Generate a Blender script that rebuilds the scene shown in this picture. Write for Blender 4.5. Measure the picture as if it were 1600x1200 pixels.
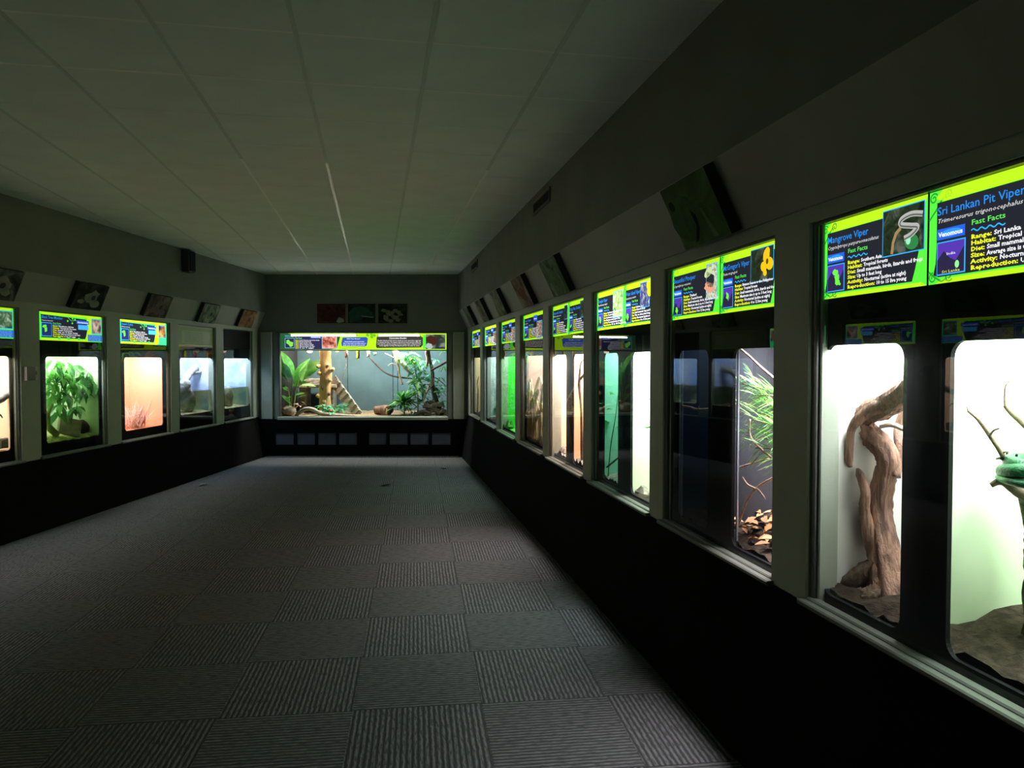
import bpy, bmesh, math, random
from mathutils import Vector, Matrix, Euler
from mathutils.geometry import tessellate_polygon
for o in list(bpy.data.objects):
    bpy.data.objects.remove(o)
SC = bpy.context.scene
COL = SC.collection
random.seed(7)

# ------------------------------------------------------------------ camera, world, exposure
FPX = 1180.0
PITCH = math.atan(35.4 / FPX)
EYE = 1.55
cam = bpy.data.cameras.new('camera')
cam.sensor_width = 36
cam.lens = FPX / 1600 * 36
cam.clip_start = 0.05
camo = bpy.data.objects.new('camera', cam)
camo.location = (0, 0, EYE)
camo.rotation_euler = (math.pi / 2 - PITCH, 0, 0)
COL.objects.link(camo)
SC.camera = camo
wd = bpy.data.worlds.new('world')
SC.world = wd
wd.use_nodes = True
wd.node_tree.nodes['Background'].inputs[0].default_value = (0.0, 0.0, 0.0, 1)
SC.view_settings.view_transform = 'Standard'
SC.view_settings.look = 'None'
SC.view_settings.exposure = 0.3
SC.view_settings.gamma = 1.0
SC.view_settings.use_curve_mapping = False
SC.cycles.use_denoising = True
SC.cycles.max_bounces = 10
SC.cycles.diffuse_bounces = 5
SC.cycles.transparent_max_bounces = 16
SC.cycles.sample_clamp_indirect = 3.0
SC.cycles.caustics_reflective = False
SC.cycles.caustics_refractive = False


# ------------------------------------------------------------------ wall frames (x to the viewer's right along the wall, y outward, z up)
class Wall:
    def __init__(s, ex, ey, D):
        s.ex, s.ey, s.D = Vector((*ex, 0)), Vector((*ey, 0)), D
        s.rz = math.atan2(ex[1], ex[0])

    def world(s, x, y, z):
        return s.ex * x + s.ey * (s.D + y) + Vector((0, 0, z))

    def at(s, px, py, dep):
        """point of the plane y=dep of this wall seen in the photo at px, py"""
        x = (px - 800) / FPX
        y = (600 - py) / FPX
        d = Vector((x, math.cos(PITCH) + y * math.sin(PITCH), -math.sin(PITCH) + y * math.cos(PITCH)))
        k = (s.D + dep) / d.dot(s.ey)
        P = d * k
        return Vector((P.dot(s.ex), dep, EYE + P.z))


TH, PH = math.atan(.182), math.atan(.0483)
RW = Wall((math.sin(TH), -math.cos(TH)), (math.cos(TH), math.sin(TH)), 1.505)
LW = Wall((math.sin(PH), math.cos(PH)), (-math.cos(PH), math.sin(PH)), 4.7545)
EW = Wall((1, 0), (0, 1), 12.4)
CEIL = 2.97


# ------------------------------------------------------------------ mesh helpers
class MB:
    def __init__(s):
        s.v, s.f, s.m = [], [], []

    def add(s, vs, fs, mi=0):
        o = len(s.v)
        s.v += [tuple(v) for v in vs]
        s.f += [tuple(i + o for i in f) for f in fs]
        s.m += [mi] * len(fs)
        return s

    def box(s, a, b, mi=0):
        x0, y0, z0 = a
        x1, y1, z1 = b
        return s.add([(x0, y0, z0), (x1, y0, z0), (x1, y1, z0), (x0, y1, z0), (x0, y0, z1), (x1, y0, z1), (x1, y1, z1), (x0, y1, z1)],
                     [(0, 3, 2, 1), (4, 5, 6, 7), (0, 1, 5, 4), (1, 2, 6, 5), (2, 3, 7, 6), (3, 0, 4, 7)], mi)

    def bbox(s, a, b, c=.004, mi=0):
        """box with chamfered vertical and horizontal edges (front side softened)"""
        x0, y0, z0 = a
        x1, y1, z1 = b
        c = min(c, abs(x1 - x0) * .4, abs(z1 - z0) * .4, abs(y1 - y0) * .4)
        f = [(x0 + c, y0, z0 + c), (x1 - c, y0, z0 + c), (x1 - c, y0, z1 - c), (x0 + c, y0, z1 - c)]
        m = [(x0, y0 + c, z0), (x1, y0 + c, z0), (x1, y0 + c, z1), (x0, y0 + c, z1)]
        k = [(x0, y1, z0), (x1, y1, z0), (x1, y1, z1), (x0, y1, z1)]
        fs = [(0, 1, 2, 3), (11, 10, 9, 8)]
        for i in range(4):
            j = (i + 1) % 4
            fs += [(i, i + 4, j + 4, j), (i + 4, i + 8, j + 8, j + 4)]
        return s.add(f + m + k, fs, mi)

    def prism(s, loops, y0, y1, mi=0):
        """polygon in xz (first loop) with holes (others), thick from y0 to y1"""
        tri = tessellate_polygon([[Vector((x, z, 0)) for x, z in l] for l in loops])
        flat = [p for l in loops for p in l]
        n = len(flat)
        vs = [(x, y0, z) for x, z in flat] + [(x, y1, z) for x, z in flat]
        fs = []
        for t in tri:
            a, b, c = (flat[i] for i in t)
            cr = (b[0] - a[0]) * (c[1] - a[1]) - (b[1] - a[1]) * (c[0] - a[0])
            t = tuple(t) if cr > 0 else tuple(reversed(t))
            fs.append(t)
            fs.append(tuple(i + n for i in reversed(t)))
        o = 0
        for l in loops:
            m = len(l)
            for i in range(m):
                j = (i + 1) % m
                fs.append((o + i, o + j, n + o + j, n + o + i))
            o += m
        return s.add(vs, fs, mi)

    def flat(s, pts, y, mi=0):
        """flat print in the xz plane facing -y"""
        tri = tessellate_polygon([[Vector((x, z, 0)) for x, z in pts]])
        fs = []
        for t in tri:
            a, b, c = (pts[i] for i in t)
            cr = (b[0] - a[0]) * (c[1] - a[1]) - (b[1] - a[1]) * (c[0] - a[0])
            fs.append(tuple(t) if cr > 0 else tuple(reversed(t)))
        return s.add([(x, y, z) for x, z in pts], fs, mi)

    def tube(s, path, radii, n=8, rough=0.0, seed=0, cap=True, flat=1.0, mi=0, ridges=0):
        P = [Vector(p) for p in path]
        if not hasattr(radii, '__len__'):
            radii = [radii] * len(P)
        rnd = random.Random(seed)
        prof = [1 + rough * rnd.uniform(-1, 1) for _ in range(n)]
        ph = rnd.uniform(0, 6)
        up = Vector((0.13, 0.21, 0.97))
        vs = []
        prev = None
        for i, p in enumerate(P):
            t = (P[min(i + 1, len(P) - 1)] - P[max(i - 1, 0)])
            if t.length < 1e-9:
                t = Vector((0, 0, 1))
            t.normalize()
            if prev is None:
                a = t.cross(up)
                if a.length < .1:
                    a = t.cross(Vector((1, 0, 0)))
            else:
                a = prev - t * prev.dot(t)
            a.normalize()
            prev = a
            b = t.cross(a)
            for k in range(n):
                an = 2 * math.pi * k / n
                r = radii[i] * prof[k] * (1 + rough * .5 * rnd.uniform(-1, 1))
                if ridges:
                    r *= 1 + .085 * math.sin(ridges * an + ph + i * .25) + .05 * math.sin((2 * ridges + 1) * an - i * .4 + ph * 2)
                vs.append(p + (a * math.cos(an) + b * math.sin(an) * flat) * r)
        fs = []
        for i in range(len(P) - 1):
            for k in range(n):
                j = (k + 1) % n
                fs.append((i * n + k, i * n + j, (i + 1) * n + j, (i + 1) * n + k))
        if cap:
            fs.append(tuple(reversed(range(n))))
            fs.append(tuple(range((len(P) - 1) * n, len(P) * n)))
        return s.add(vs, fs, mi)

    def blob(s, c, r, nu=10, nv=7, rough=.12, seed=0, mi=0):
        rnd = random.Random(seed)
        c = Vector(c)
        vs = [c + Vector((0, 0, -r[2]))]
        for j in range(1, nv):
            la = -math.pi / 2 + math.pi * j / nv
            for i in range(nu):
                lo = 2 * math.pi * i / nu
                k = 1 + rough * rnd.uniform(-1, 1)
                vs.append(c + Vector((math.cos(la) * math.cos(lo) * r[0] * k, math.cos(la) * math.sin(lo) * r[1] * k, math.sin(la) * r[2] * k)))
        vs.append(c + Vector((0, 0, r[2])))
        fs = []
        for i in range(nu):
            fs.append((0, 1 + (i + 1) % nu, 1 + i))
        for j in range(nv - 2):
            for i in range(nu):
                a, b = 1 + j * nu + i, 1 + j * nu + (i + 1) % nu
                fs.append((a, b, b + nu, a + nu))
        L = len(vs) - 1
        for i in range(nu):
            fs.append((1 + (nv - 2) * nu + i, 1 + (nv - 2) * nu + (i + 1) % nu, L))
        return s.add(vs, fs, mi)

    def mesh(s, name, mats, smooth=False):
        me = bpy.data.meshes.new(name)
        me.from_pydata(s.v, [], s.f)
        if not isinstance(mats, (list, tuple)):
            mats = [mats]
        for m in mats:
            me.materials.append(m)
        if any(s.m):
            me.polygons.foreach_set('material_index', s.m)
        if smooth:
            me.polygons.foreach_set('use_smooth', [True] * len(s.f))
        me.update()
        return me

    def obj(s, name, mats, parent=None, smooth=False, loc=None, rz=None, kind=None):
        return link(name, s.mesh(name, mats, smooth), parent, loc, rz, kind)


def link(name, data, parent=None, loc=None, rz=None, kind=None):
    o = bpy.data.objects.new(name, data)
    COL.objects.link(o)
    if parent is not None:
        o.parent = parent
    if loc is not None:
        o.location = loc
    if rz is not None:
        o.rotation_euler = (0, 0, rz)
    if kind:
        o['kind'] = kind
    return o


def tag(o, label, cat, group=None, kind=None):
    o['label'] = label
    o['category'] = cat
    if group:
        o['group'] = group
    if kind:
        o['kind'] = kind
    return o


THING_WALL = {}


def thing(name, W, base, label, cat, group=None):
    """an Empty at the thing's base, turned like the wall it belongs to"""
    o = link(name, None, None, W.world(*base), W.rz)
    o.empty_display_size = .1
    THING_WALL[o.name] = W
    return tag(o, label, cat, group)


def spline(pts, k=6):
    P = [Vector(p) for p in pts]
    out = []
    for i in range(len(P) - 1):
        p0, p1, p2, p3 = P[max(i - 1, 0)], P[i], P[i + 1], P[min(i + 2, len(P) - 1)]
        for j in range(k):
            t = j / k
            out.append(.5 * ((2 * p1) + (p2 - p0) * t + (2 * p0 - 5 * p1 + 4 * p2 - p3) * t * t + (3 * p1 - p0 - 3 * p2 + p3) * t ** 3))
    out.append(P[-1])
    return out


def lerps(vals, n):
    out = []
    for i in range(n):
        t = i / (n - 1) * (len(vals) - 1)
        a = min(int(t), len(vals) - 2)
        out.append(vals[a] + (vals[a + 1] - vals[a]) * (t - a))
    return out


# ------------------------------------------------------------------ materials
def mat(name, col, rough=.7, spec=.3, noise=0, nscale=8, bump=0, bscale=40, col2=None, metal=0, stretch=None):
    m = bpy.data.materials.new(name)
    m.use_nodes = True
    nt = m.node_tree
    b = nt.nodes['Principled BSDF']
    b.inputs['Base Color'].default_value = (*col, 1)
    b.inputs['Roughness'].default_value = rough
    b.inputs['Specular IOR Level'].default_value = spec
    b.inputs['Metallic'].default_value = metal
    tc = nt.nodes.new('ShaderNodeTexCoord')
    src = tc.outputs['Object']
    if stretch:
        mp = nt.nodes.new('ShaderNodeMapping')
        mp.inputs['Scale'].default_value = stretch
        nt.links.new(src, mp.inputs[0])
        src = mp.outputs[0]
    if noise or col2:
        n = nt.nodes.new('ShaderNodeTexNoise')
        n.inputs['Scale'].default_value = nscale
        n.inputs['Detail'].default_value = 5
        nt.links.new(src, n.inputs['Vector'])
        r = nt.nodes.new('ShaderNodeValToRGB')
        c2 = col2 or tuple(c * (1 - noise) for c in col)
        r.color_ramp.elements[0].position = .35
        r.color_ramp.elements[1].position = .65
        r.color_ramp.elements[0].color = (*c2, 1)
        r.color_ramp.elements[1].color = (*(col if col2 else tuple(min(1, c * (1 + noise * .5)) for c in col)), 1)
        nt.links.new(n.outputs['Fac'], r.inputs[0])
        nt.links.new(r.outputs[0], b.inputs['Base Color'])
    if bump:
        n2 = nt.nodes.new('ShaderNodeTexNoise')
        n2.inputs['Scale'].default_value = bscale
        n2.inputs['Detail'].default_value = 4
        nt.links.new(src, n2.inputs['Vector'])
        bp = nt.nodes.new('ShaderNodeBump')
        bp.inputs['Strength'].default_value = bump
        bp.inputs['Distance'].default_value = .01
        nt.links.new(n2.outputs['Fac'], bp.inputs['Height'])
        nt.links.new(bp.outputs[0], b.inputs['Normal'])
    return m


def carpet(name, axis):
    m = mat(name, (.2, .205, .2), .95, .05)
    nt = m.node_tree
    b = nt.nodes['Principled BSDF']
    tc = nt.nodes['Texture Coordinate']
    w = nt.nodes.new('ShaderNodeTexWave')
    w.wave_type = 'BANDS'
    w.bands_direction = axis
    w.inputs['Scale'].default_value = 13.5
    w.inputs['Distortion'].default_value = .6
    w.inputs['Detail Scale'].default_value = 2
    nt.links.new(tc.outputs['Object'], w.inputs[0])
    # the loop rows break off in dashes along the ridge
    mp = nt.nodes.new('ShaderNodeMapping')
    mp.inputs['Scale'].default_value = (95, 22, 1) if axis == 'X' else (22, 95, 1)
    nt.links.new(tc.outputs['Object'], mp.inputs[0])
    n = nt.nodes.new('ShaderNodeTexNoise')
    n.inputs['Scale'].default_value = 1
    n.inputs['Detail'].default_value = 2
    nt.links.new(mp.outputs[0], n.inputs['Vector'])
    mx = nt.nodes.new('ShaderNodeMath')
    mx.operation = 'MULTIPLY'
    nt.links.new(w.outputs['Fac'], mx.inputs[0])
    st = nt.nodes.new('ShaderNodeMapRange')
    st.inputs['From Min'].default_value, st.inputs['From Max'].default_value = .34, .62
    st.inputs['To Min'].default_value, st.inputs['To Max'].default_value = .25, 1.1
    nt.links.new(n.outputs['Fac'], st.inputs['Value'])
    nt.links.new(st.outputs[0], mx.inputs[1])
    r = nt.nodes.new('ShaderNodeValToRGB')
    r.color_ramp.elements[0].position = .06
    r.color_ramp.elements[1].position = .75
    r.color_ramp.elements[0].color = (.040, .041, .041, 1)
    r.color_ramp.elements[1].color = (.124, .127, .125, 1)
    nt.links.new(mx.outputs[0], r.inputs[0])
    nt.links.new(r.outputs[0], b.inputs['Base Color'])
    bp = nt.nodes.new('ShaderNodeBump')
    bp.inputs['Strength'].default_value = .55
    bp.inputs['Distance'].default_value = .008
    nt.links.new(mx.outputs[0], bp.inputs['Height'])
    nt.links.new(bp.outputs[0], b.inputs['Normal'])
    return m


def glass(name, tint=(1, 1, 1), ior=1.5, boost=1.0):
    """thin flat pane: what is not mirrored at its Fresnel angle passes straight through"""
    m = bpy.data.materials.new(name)
    m.use_nodes = True
    nt = m.node_tree
    nt.nodes.clear()
    out = nt.nodes.new('ShaderNodeOutputMaterial')
    mix = nt.nodes.new('ShaderNodeMixShader')
    tr = nt.nodes.new('ShaderNodeBsdfTransparent')
    tr.inputs[0].default_value = (*tint, 1)
    gl = nt.nodes.new('ShaderNodeBsdfGlossy')
    gl.inputs['Roughness'].default_value = 0.0
    fr = nt.nodes.new('ShaderNodeFresnel')
    fr.inputs[0].default_value = ior
    nt.links.new(fr.outputs[0], mix.inputs[0])
    nt.links.new(tr.outputs[0], mix.inputs[1])
    nt.links.new(gl.outputs[0], mix.inputs[2])
    nt.links.new(mix.outputs[0], out.inputs[0])
    return m


_em = {}


def emit(col, s=1.0, sampled=False, name='backlit_print'):
    k = (tuple(round(c, 3) for c in col), round(s, 3), sampled)
    if k in _em:
        return _em[k]
    m = bpy.data.materials.new(name)
    m.use_nodes = True
    nt = m.node_tree
    nt.nodes.clear()
    out = nt.nodes.new('ShaderNodeOutputMaterial')
    e = nt.nodes.new('ShaderNodeEmission')
    e.inputs[0].default_value = (*col, 1)
    e.inputs[1].default_value = s
    nt.links.new(e.outputs[0], out.inputs[0])
    m.cycles.emission_sampling = 'AUTO' if sampled else 'NONE'
    _em[k] = m
    return m


def emit_noise(name, stops, scale, s=1.0, seed=0, stretch=(1, 1, 1), lit=True):
    """flat photographic print: blotches of a few colours; lit = backlit film, else paper"""
    m = bpy.data.materials.new(name)
    m.use_nodes = True
    nt = m.node_tree
    nt.nodes.clear()
    out = nt.nodes.new('ShaderNodeOutputMaterial')
    tc = nt.nodes.new('ShaderNodeTexCoord')
    mp = nt.nodes.new('ShaderNodeMapping')
    mp.inputs['Location'].default_value = (seed * 3.7, seed * 1.3, seed * 2.1)
    mp.inputs['Scale'].default_value = stretch
    nt.links.new(tc.outputs['Object'], mp.inputs[0])
    n = nt.nodes.new('ShaderNodeTexNoise')
    n.inputs['Scale'].default_value = scale
    n.inputs['Detail'].default_value = 3
    n.inputs['Distortion'].default_value = .8
    nt.links.new(mp.outputs[0], n.inputs['Vector'])
    r = nt.nodes.new('ShaderNodeValToRGB')
    els = r.color_ramp.elements
    while len(els) < len(stops):
        els.new(.5)
    for i, c in enumerate(stops):
        els[i].position = .3 + .4 * i / max(1, len(stops) - 1)
        els[i].color = (*c, 1)
    nt.links.new(n.outputs['Fac'], r.inputs[0])
    if lit:
        e = nt.nodes.new('ShaderNodeEmission')
        e.inputs[1].default_value = s
        nt.links.new(r.outputs[0], e.inputs[0])
        m.cycles.emission_sampling = 'NONE'
    else:
        e = nt.nodes.new('ShaderNodeBsdfPrincipled')
        e.inputs['Roughness'].default_value = .75
        e.inputs['Specular IOR Level'].default_value = .08
        nt.links.new(r.outputs[0], e.inputs['Base Color'])
    nt.links.new(e.outputs[0], out.inputs[0])
    return m


M = dict(
    wall=mat('painted_wall_dark_grey', (.17, .185, .155), .75, .25, .08, 3, .05, 120),
    post=mat('painted_post_grey_green', (.31, .345, .27), .5, .4, .08, 4, .04, 90),
    fascia=mat('painted_fascia_grey', (.27, .275, .24), .6, .3, .08, 3, .04, 90),
    base=mat('black_laminate_base', (.0035, .0036, .0037), .8, .03, .2, 5, .06, 160),
    black=mat('black_panel', (.006, .006, .007), .6, .08),
    frame=mat('window_frame_dark', (.09, .095, .08), .35, .5),
    sill=mat('painted_sill_grey', (.13, .14, .115), .4, .4, .1, 6),
    ceil=mat('acoustic_ceiling_tile', (.78, .86, .80), .9, .1, .05, 2.5, .2, 300),
    tbar=mat('ceiling_runner_grey', (.62, .70, .64), .7, .2),
    tbarw=mat('ceiling_runner_white', (.9, .9, .8), .3, .5),
    cx=carpet('carpet_ridges_lengthwise', 'X'),
    cy=carpet('carpet_ridges_crosswise', 'Y'),
    dark=mat('dark_grey_plastic', (.03, .03, .03), .5, .4),
    vent=mat('kick_panel_grey', (.065, .072, .09), .6, .3, .1, 6),
    glass=glass('window_glass', ior=1.5),
    soil=mat('dark_soil', (.040, .029, .020), .95, .1, .5, 30, .8, 60),
    bark=mat('driftwood_bark', (.36, .205, .135), .65, .35, .5, 7, 1.0, 26, col2=(.10, .055, .04), stretch=(4, 4, .7)),
    barkd=mat('dark_bark', (.13, .09, .06), .9, .2, .5, 8, 1.0, 30, stretch=(3, 3, 1)),
    pale=mat('pale_peeled_wood', (.82, .50, .23), .7, .25, .3, 5, .4, 30, col2=(.62, .33, .13), stretch=(4, 4, .8)),
    greywood=mat('weathered_grey_wood', (.46, .42, .35), .8, .2, .35, 9, .5, 30, stretch=(1, 4, 4)),
    stone=mat('grey_brown_stone', (.33, .29, .23), .85, .2, .4, 14, .7, 30),
    tan=mat('tan_stone', (.62, .52, .36), .85, .2, .3, 14, .6, 30),
    twig=mat('thin_twig_brown', (.22, .17, .12), .8, .2, .3, 20, .4, 50),
    twigp=mat('pale_branch', (.80, .55, .42), .75, .2, .3, 20, .4, 50),
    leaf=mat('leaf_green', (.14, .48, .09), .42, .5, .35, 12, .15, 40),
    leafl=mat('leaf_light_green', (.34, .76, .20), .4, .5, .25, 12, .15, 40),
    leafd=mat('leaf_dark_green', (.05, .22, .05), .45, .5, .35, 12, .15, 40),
    leafb=mat('leaf_blue_green', (.16, .55, .32), .45, .5, .3, 12, .15, 40),
    leafy=mat('leaf_olive', (.32, .36, .13), .5, .4, .3, 12, .15, 40),
    straw=mat('straw_pale_pink', (.95, .84, .74), .6, .3, .1, 30),
    paper=mat('white_lining', (.88, .88, .84), .75, .2, .03, 3),
)
M['strap'] = mat('strap_leaf_pale_olive', (.78, .74, .50), .5, .3, .25, 12)
for k in ('strap', 'straw', 'leaf', 'leafl', 'leafd', 'leafb', 'leafy'):
    nt = M[k].node_tree
    pb = nt.nodes['Principled BSDF']
    src = pb.inputs['Base Color'].links[0].from_socket
    tl = nt.nodes.new('ShaderNodeBsdfTranslucent')
    nt.links.new(src, tl.inputs['Color'])
    mx = nt.nodes.new('ShaderNodeMixShader')
    mx.inputs[0].default_value = .4
    nt.links.new(pb.outputs[0], mx.inputs[1])
    nt.links.new(tl.outputs[0], mx.inputs[2])
    nt.links.new(mx.outputs[0], nt.nodes['Material Output'].inputs[0])


# ================================================================== STRUCTURE
YB = -1.5          # wall behind the camera
YE = 12.4


def plane_x(W, dep, Y):
    return (W.D + dep - W.ey.y * Y) / W.ey.x


def room_poly(rd, ld, y0, y1):
    return [(plane_x(LW, ld, y0), y0), (plane_x(RW, rd, y0), y0), (plane_x(RW, rd, y1), y1), (plane_x(LW, ld, y1), y1)]


def clip(poly, room):
    out = poly
    n = len(room)
    for i in range(n):
        a, b = Vector(room[i]), Vector(room[(i + 1) % n])
        e = b - a
        side = lambda p: e.x * (p[1] - a.y) - e.y * (p[0] - a.x)
        res = []
        for j in range(len(out)):
            p, q = out[j], out[(j + 1) % len(out)]
            sp, sq = side(p), side(q)
            if sp >= 0:
                res.append(p)
            if (sp > 0) != (sq > 0) and abs(sp - sq) > 1e-12:
                t = sp / (sp - sq)
                res.append((p[0] + (q[0] - p[0]) * t, p[1] + (q[1] - p[1]) * t))
        out = res
        if len(out) < 3:
            return []
    return out


def area(p):
    return .5 * sum(p[i][0] * p[(i + 1) % len(p)][1] - p[(i + 1) % len(p)][0] * p[i][1] for i in range(len(p)))


def slab_mesh(name, pts, z0, z1, m, c=0.0):
    """flat prism over a convex outline in xy; c shrinks the top (or bottom) rim into a chamfer"""
    n = len(pts)
    cx, cy = sum(p[0] for p in pts) / n, sum(p[1] for p in pts) / n
    sh = lambda p: (p[0] + (cx - p[0]) * c, p[1] + (cy - p[1]) * c)
    mb = MB()
    mb.add([(*p, z0) for p in pts] + [(*sh(p), z1) for p in pts],
           [tuple(reversed(range(n))), tuple(range(n, 2 * n))] + [(i, (i + 1) % n, n + (i + 1) % n, n + i) for i in range(n)])
    return mb.mesh(name, m)


def grid_pieces(parent, name, ang, p0, q0, pp, pq, room, z0, z1, mats, gap, c):
    """square pieces on a turned grid, each one an object, whole ones sharing mesh data"""
    u = Vector((-math.sin(ang), math.cos(ang)))     # along the room
    v = Vector((math.cos(ang), math.sin(ang)))
    shared = {}
    for i in range(-16, 16):
        for j in range(-6, 40):
            cc = v * (p0 + (i + .5) * pp) + u * (q0 + (j + .5) * pq)
            if not (-3 < cc.y < 13.4 and -7 < cc.x < 4):
                continue
            w, h = pp / 2 - gap, pq / 2 - gap
            sq = [cc + v * a * w + u * b * h for a, b in ((-1, -1), (1, -1), (1, 1), (-1, 1))]
            cl = clip([tuple(s) for s in sq], room)
            if not cl or area(cl) < .003:
                continue
            k = (i + j) % len(mats)
            if area(cl) > 4 * w * h - 1e-6:
                if k not in shared:
                    shared[k] = slab_mesh(name, [(-w, -h), (w, -h), (w, h), (-w, h)], z0, z1, mats[k], c)
                me = shared[k]
            else:
                loc = []
                for p in cl:
                    d = Vector(p) - cc
                    loc.append((d.dot(v), d.dot(u)))
                me = slab_mesh(name, loc, z0, z1, mats[k], c)
            o = link(name, me, parent, (cc.x, cc.y, 0), ang)


FR = room_poly(-.128, -.155, YB, YE - .052)
fl = slab_mesh('floor', room_poly(0, 0, YB - .1, YE), -.06, -.012, M['dark'])
floor = link('floor', fl, kind='structure')
grid_pieces(floor, 'carpet_tile', math.atan(.128), -.285 * math.cos(math.atan(.128)) - .576 * 4, 3.37 - .613 * 9, .576, .613, FR, -.012, 0.0, [M['cx'], M['cy']], .0003, .001)

CR = room_poly(-.145, -.12, YB, YE)
ceiling = link('ceiling', slab_mesh('ceiling', room_poly(.1, .1, YB - .1, YE + .1), CEIL + .02, CEIL + .06, M['dark']), kind='structure')
CP0, CQ0 = .253, 3.426
grid_pieces(ceiling, 'ceiling_tile', TH, CP0, CQ0, .5815, .597, CR, CEIL + .016, CEIL + .002, [M['ceil']], .003, .004)
u = Vector((-math.sin(TH), math.cos(TH)))
v = Vector((math.cos(TH), math.sin(TH)))
for i in range(-14, 5):
    # a few far runner lengths are white, the rest greyer
    a, w = v * (CP0 + i * .5815), .0105
    segs = [(-4.0, 5.6), (5.6, 13.6)]
    for k, (t0, t1) in enumerate(segs):
        pl = [a + v * s * w + u * t for s, t in ((-1, t0), (1, t0), (1, t1), (-1, t1))]
        pl = clip([tuple(p) for p in pl], CR)
        if pl and area(pl) > .002:
            link('ceiling_runner', slab_mesh('ceiling_runner', pl, CEIL + .012, CEIL - .0005, M['tbarw'] if (k == 1 and i in (-1, -2, 1)) else M['tbar']), ceiling)
for j in range(-8, 20):
    b, w = u * (CQ0 + j * .597), .0085
    pl = [b + v * t + u * s * w for s, t in ((-1, -9.0), (1, -9.0), (1, 4.0), (-1, 4.0))]
    pl = clip([tuple(p) for p in reversed(pl)] if area([tuple(p) for p in pl]) < 0 else [tuple(p) for p in pl], CR)
    if pl and abs(area(pl)) > .002:
        link('cross_runner', slab_mesh('cross_runner', pl, CEIL + .012, CEIL + .001, M['tbarw'] if j < 2 else M['ceil']), ceiling)


def extrude_x(prof, x0, x1):
    n = len(prof)
    mb = MB()
    mb.add([(x0, y, z) for y, z in prof] + [(x1, y, z) for y, z in prof],
           [tuple(range(n)), tuple(reversed(range(n, 2 * n)))] + [((i + 1) % n, i, n + i, n + (i + 1) % n) for i in range(n)])
    return mb


def t_end(W, dep, Y=YE):
    c = abs(W.ex.y)
    return (Y - (W.D + dep) * W.ey.y) / c


ZB, ZT = .70, 2.035


def side_wall(W, name, side, sgn, opens, t_near, upy, uptop, footy, zb):
    te = t_end(W, 0)
    X = lambda t: sgn * t
    lo = lambda a, b: (min(X(a), X(b)), max(X(a), X(b)))
    teu = t_end(W, upy)
    x0, x1 = lo(t_near, teu + .02)
    root = MB().box((x0, upy, uptop), (x1, upy + .1, CEIL + .03)).obj('wall_' + side, M['wall'], None, loc=W.world(0, 0, 0), rz=W.rz, kind='structure')
    x0, x1 = lo(t_near, te)
    extrude_x([(upy, uptop), (-.008, 2.09), (.1, 2.09), (.1, uptop)], x0, x1).obj('fascia', M['fascia'], root)
    MB().box((x0, 0, ZT), (x1, .1, 2.09)).obj('header', M['post'], root)
    b = extrude_x([(footy, 0), (footy + .004, .02), (0, zb - .012), (.1, zb - .012), (.1, 0)], x0, x1)
    b.obj('baseboard_' + side, M['base'], None, loc=W.world(0, 0, 0), rz=W.rz, kind='structure')
    edges = [t_near] + [e for o in opens for e in o] + [te]
    for i in range(0, len(edges), 2):
        a, c = lo(edges[i], edges[i + 1])
        MB().bbox((a, 0, zb - .012), (c, .12, ZT + .01), .006).obj('post', M['post'], root)
    return root


R_OPEN = [(1.33, 2.43), (2.674, 3.79), (3.995, 5.147), (5.359, 6.486), (6.709, 7.815), (8.09, 9.19), (9.40, 10.61), (10.85, 12.02)]
L_OPEN = [(2.84, 3.91), (4.18, 5.25), (5.52, 6.59), (6.852, 7.93), (8.19, 9.30), (9.517, 10.61), (10.86, 11.96)]
wall_right = side_wall(RW, 'wall_right', 'right', -1, R_OPEN, -1.75, -.145, 2.373, -.128, ZB)
wall_left = side_wall(LW, 'wall_left', 'left', 1, L_OPEN, -1.75, -.12, 2.35, -.155, .645)
MB().box((-5.2, YB - .1, 0), (2.2, YB, CEIL + .03)).obj('wall_back', M['wall'], None, kind='structure')

# ---- end wall with its wide window, black kick base and eight grey kick panels
ew = MB()
ew.box((-4.32, 0, 2.03), (-.62, .1, CEIL + .03))
ew.box((-4.32, 0, .6), (-3.83, .1, 2.03))
ew.box((-1.055, 0, .6), (-.62, .1, 2.03))
wall_end = ew.obj('wall_end', M['wall'], None, loc=EW.world(0, 0, 0), rz=0, kind='structure')
MB().bbox((-4.11, -.05, .6), (-3.93, 0, 2.03), .008).obj('pilaster', M['post'], wall_end)
MB().bbox((-.96, -.05, .6), (-.78, 0, 2.03), .008).obj('pilaster', M['post'], wall_end)
holes = []
for a, c in ((90, 225), (245, 378), (398, 530), (548, 682), (765, 895), (915, 1050), (1065, 1200), (1220, 1360)):
    xa, xc = (EW.at(410 + q / 4.615, 686, -.05).x for q in (a, c))
    za, zc = EW.at(500, 695.5, -.05).z, EW.at(500, 676.5, -.05).z
    holes.append([(xa, za), (xc, za), (xc, zc), (xa, zc)])
fx0, fx1 = FR[3][0] - .01, FR[2][0] + .01
bb = MB().prism([[(-4.2, 0), (-.72, 0), (-.72, .6), (-4.2, .6)]] + holes, -.05, .0)
base_end = bb.obj('baseboard_end', M['base'], None, loc=EW.world(0, 0, 0), rz=0, kind='structure')
for h in holes:
    MB().bbox((h[0][0] - .004, -.028, h[0][1] - .004), (h[1][0] + .004, .0, h[2][1] + .004), .01).obj('kick_panel', M['vent'], base_end)
MB().bbox((-3.84, -.07, .59), (-1.05, .02, .64), .006).obj('ledge', M['post'], wall_end)


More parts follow.
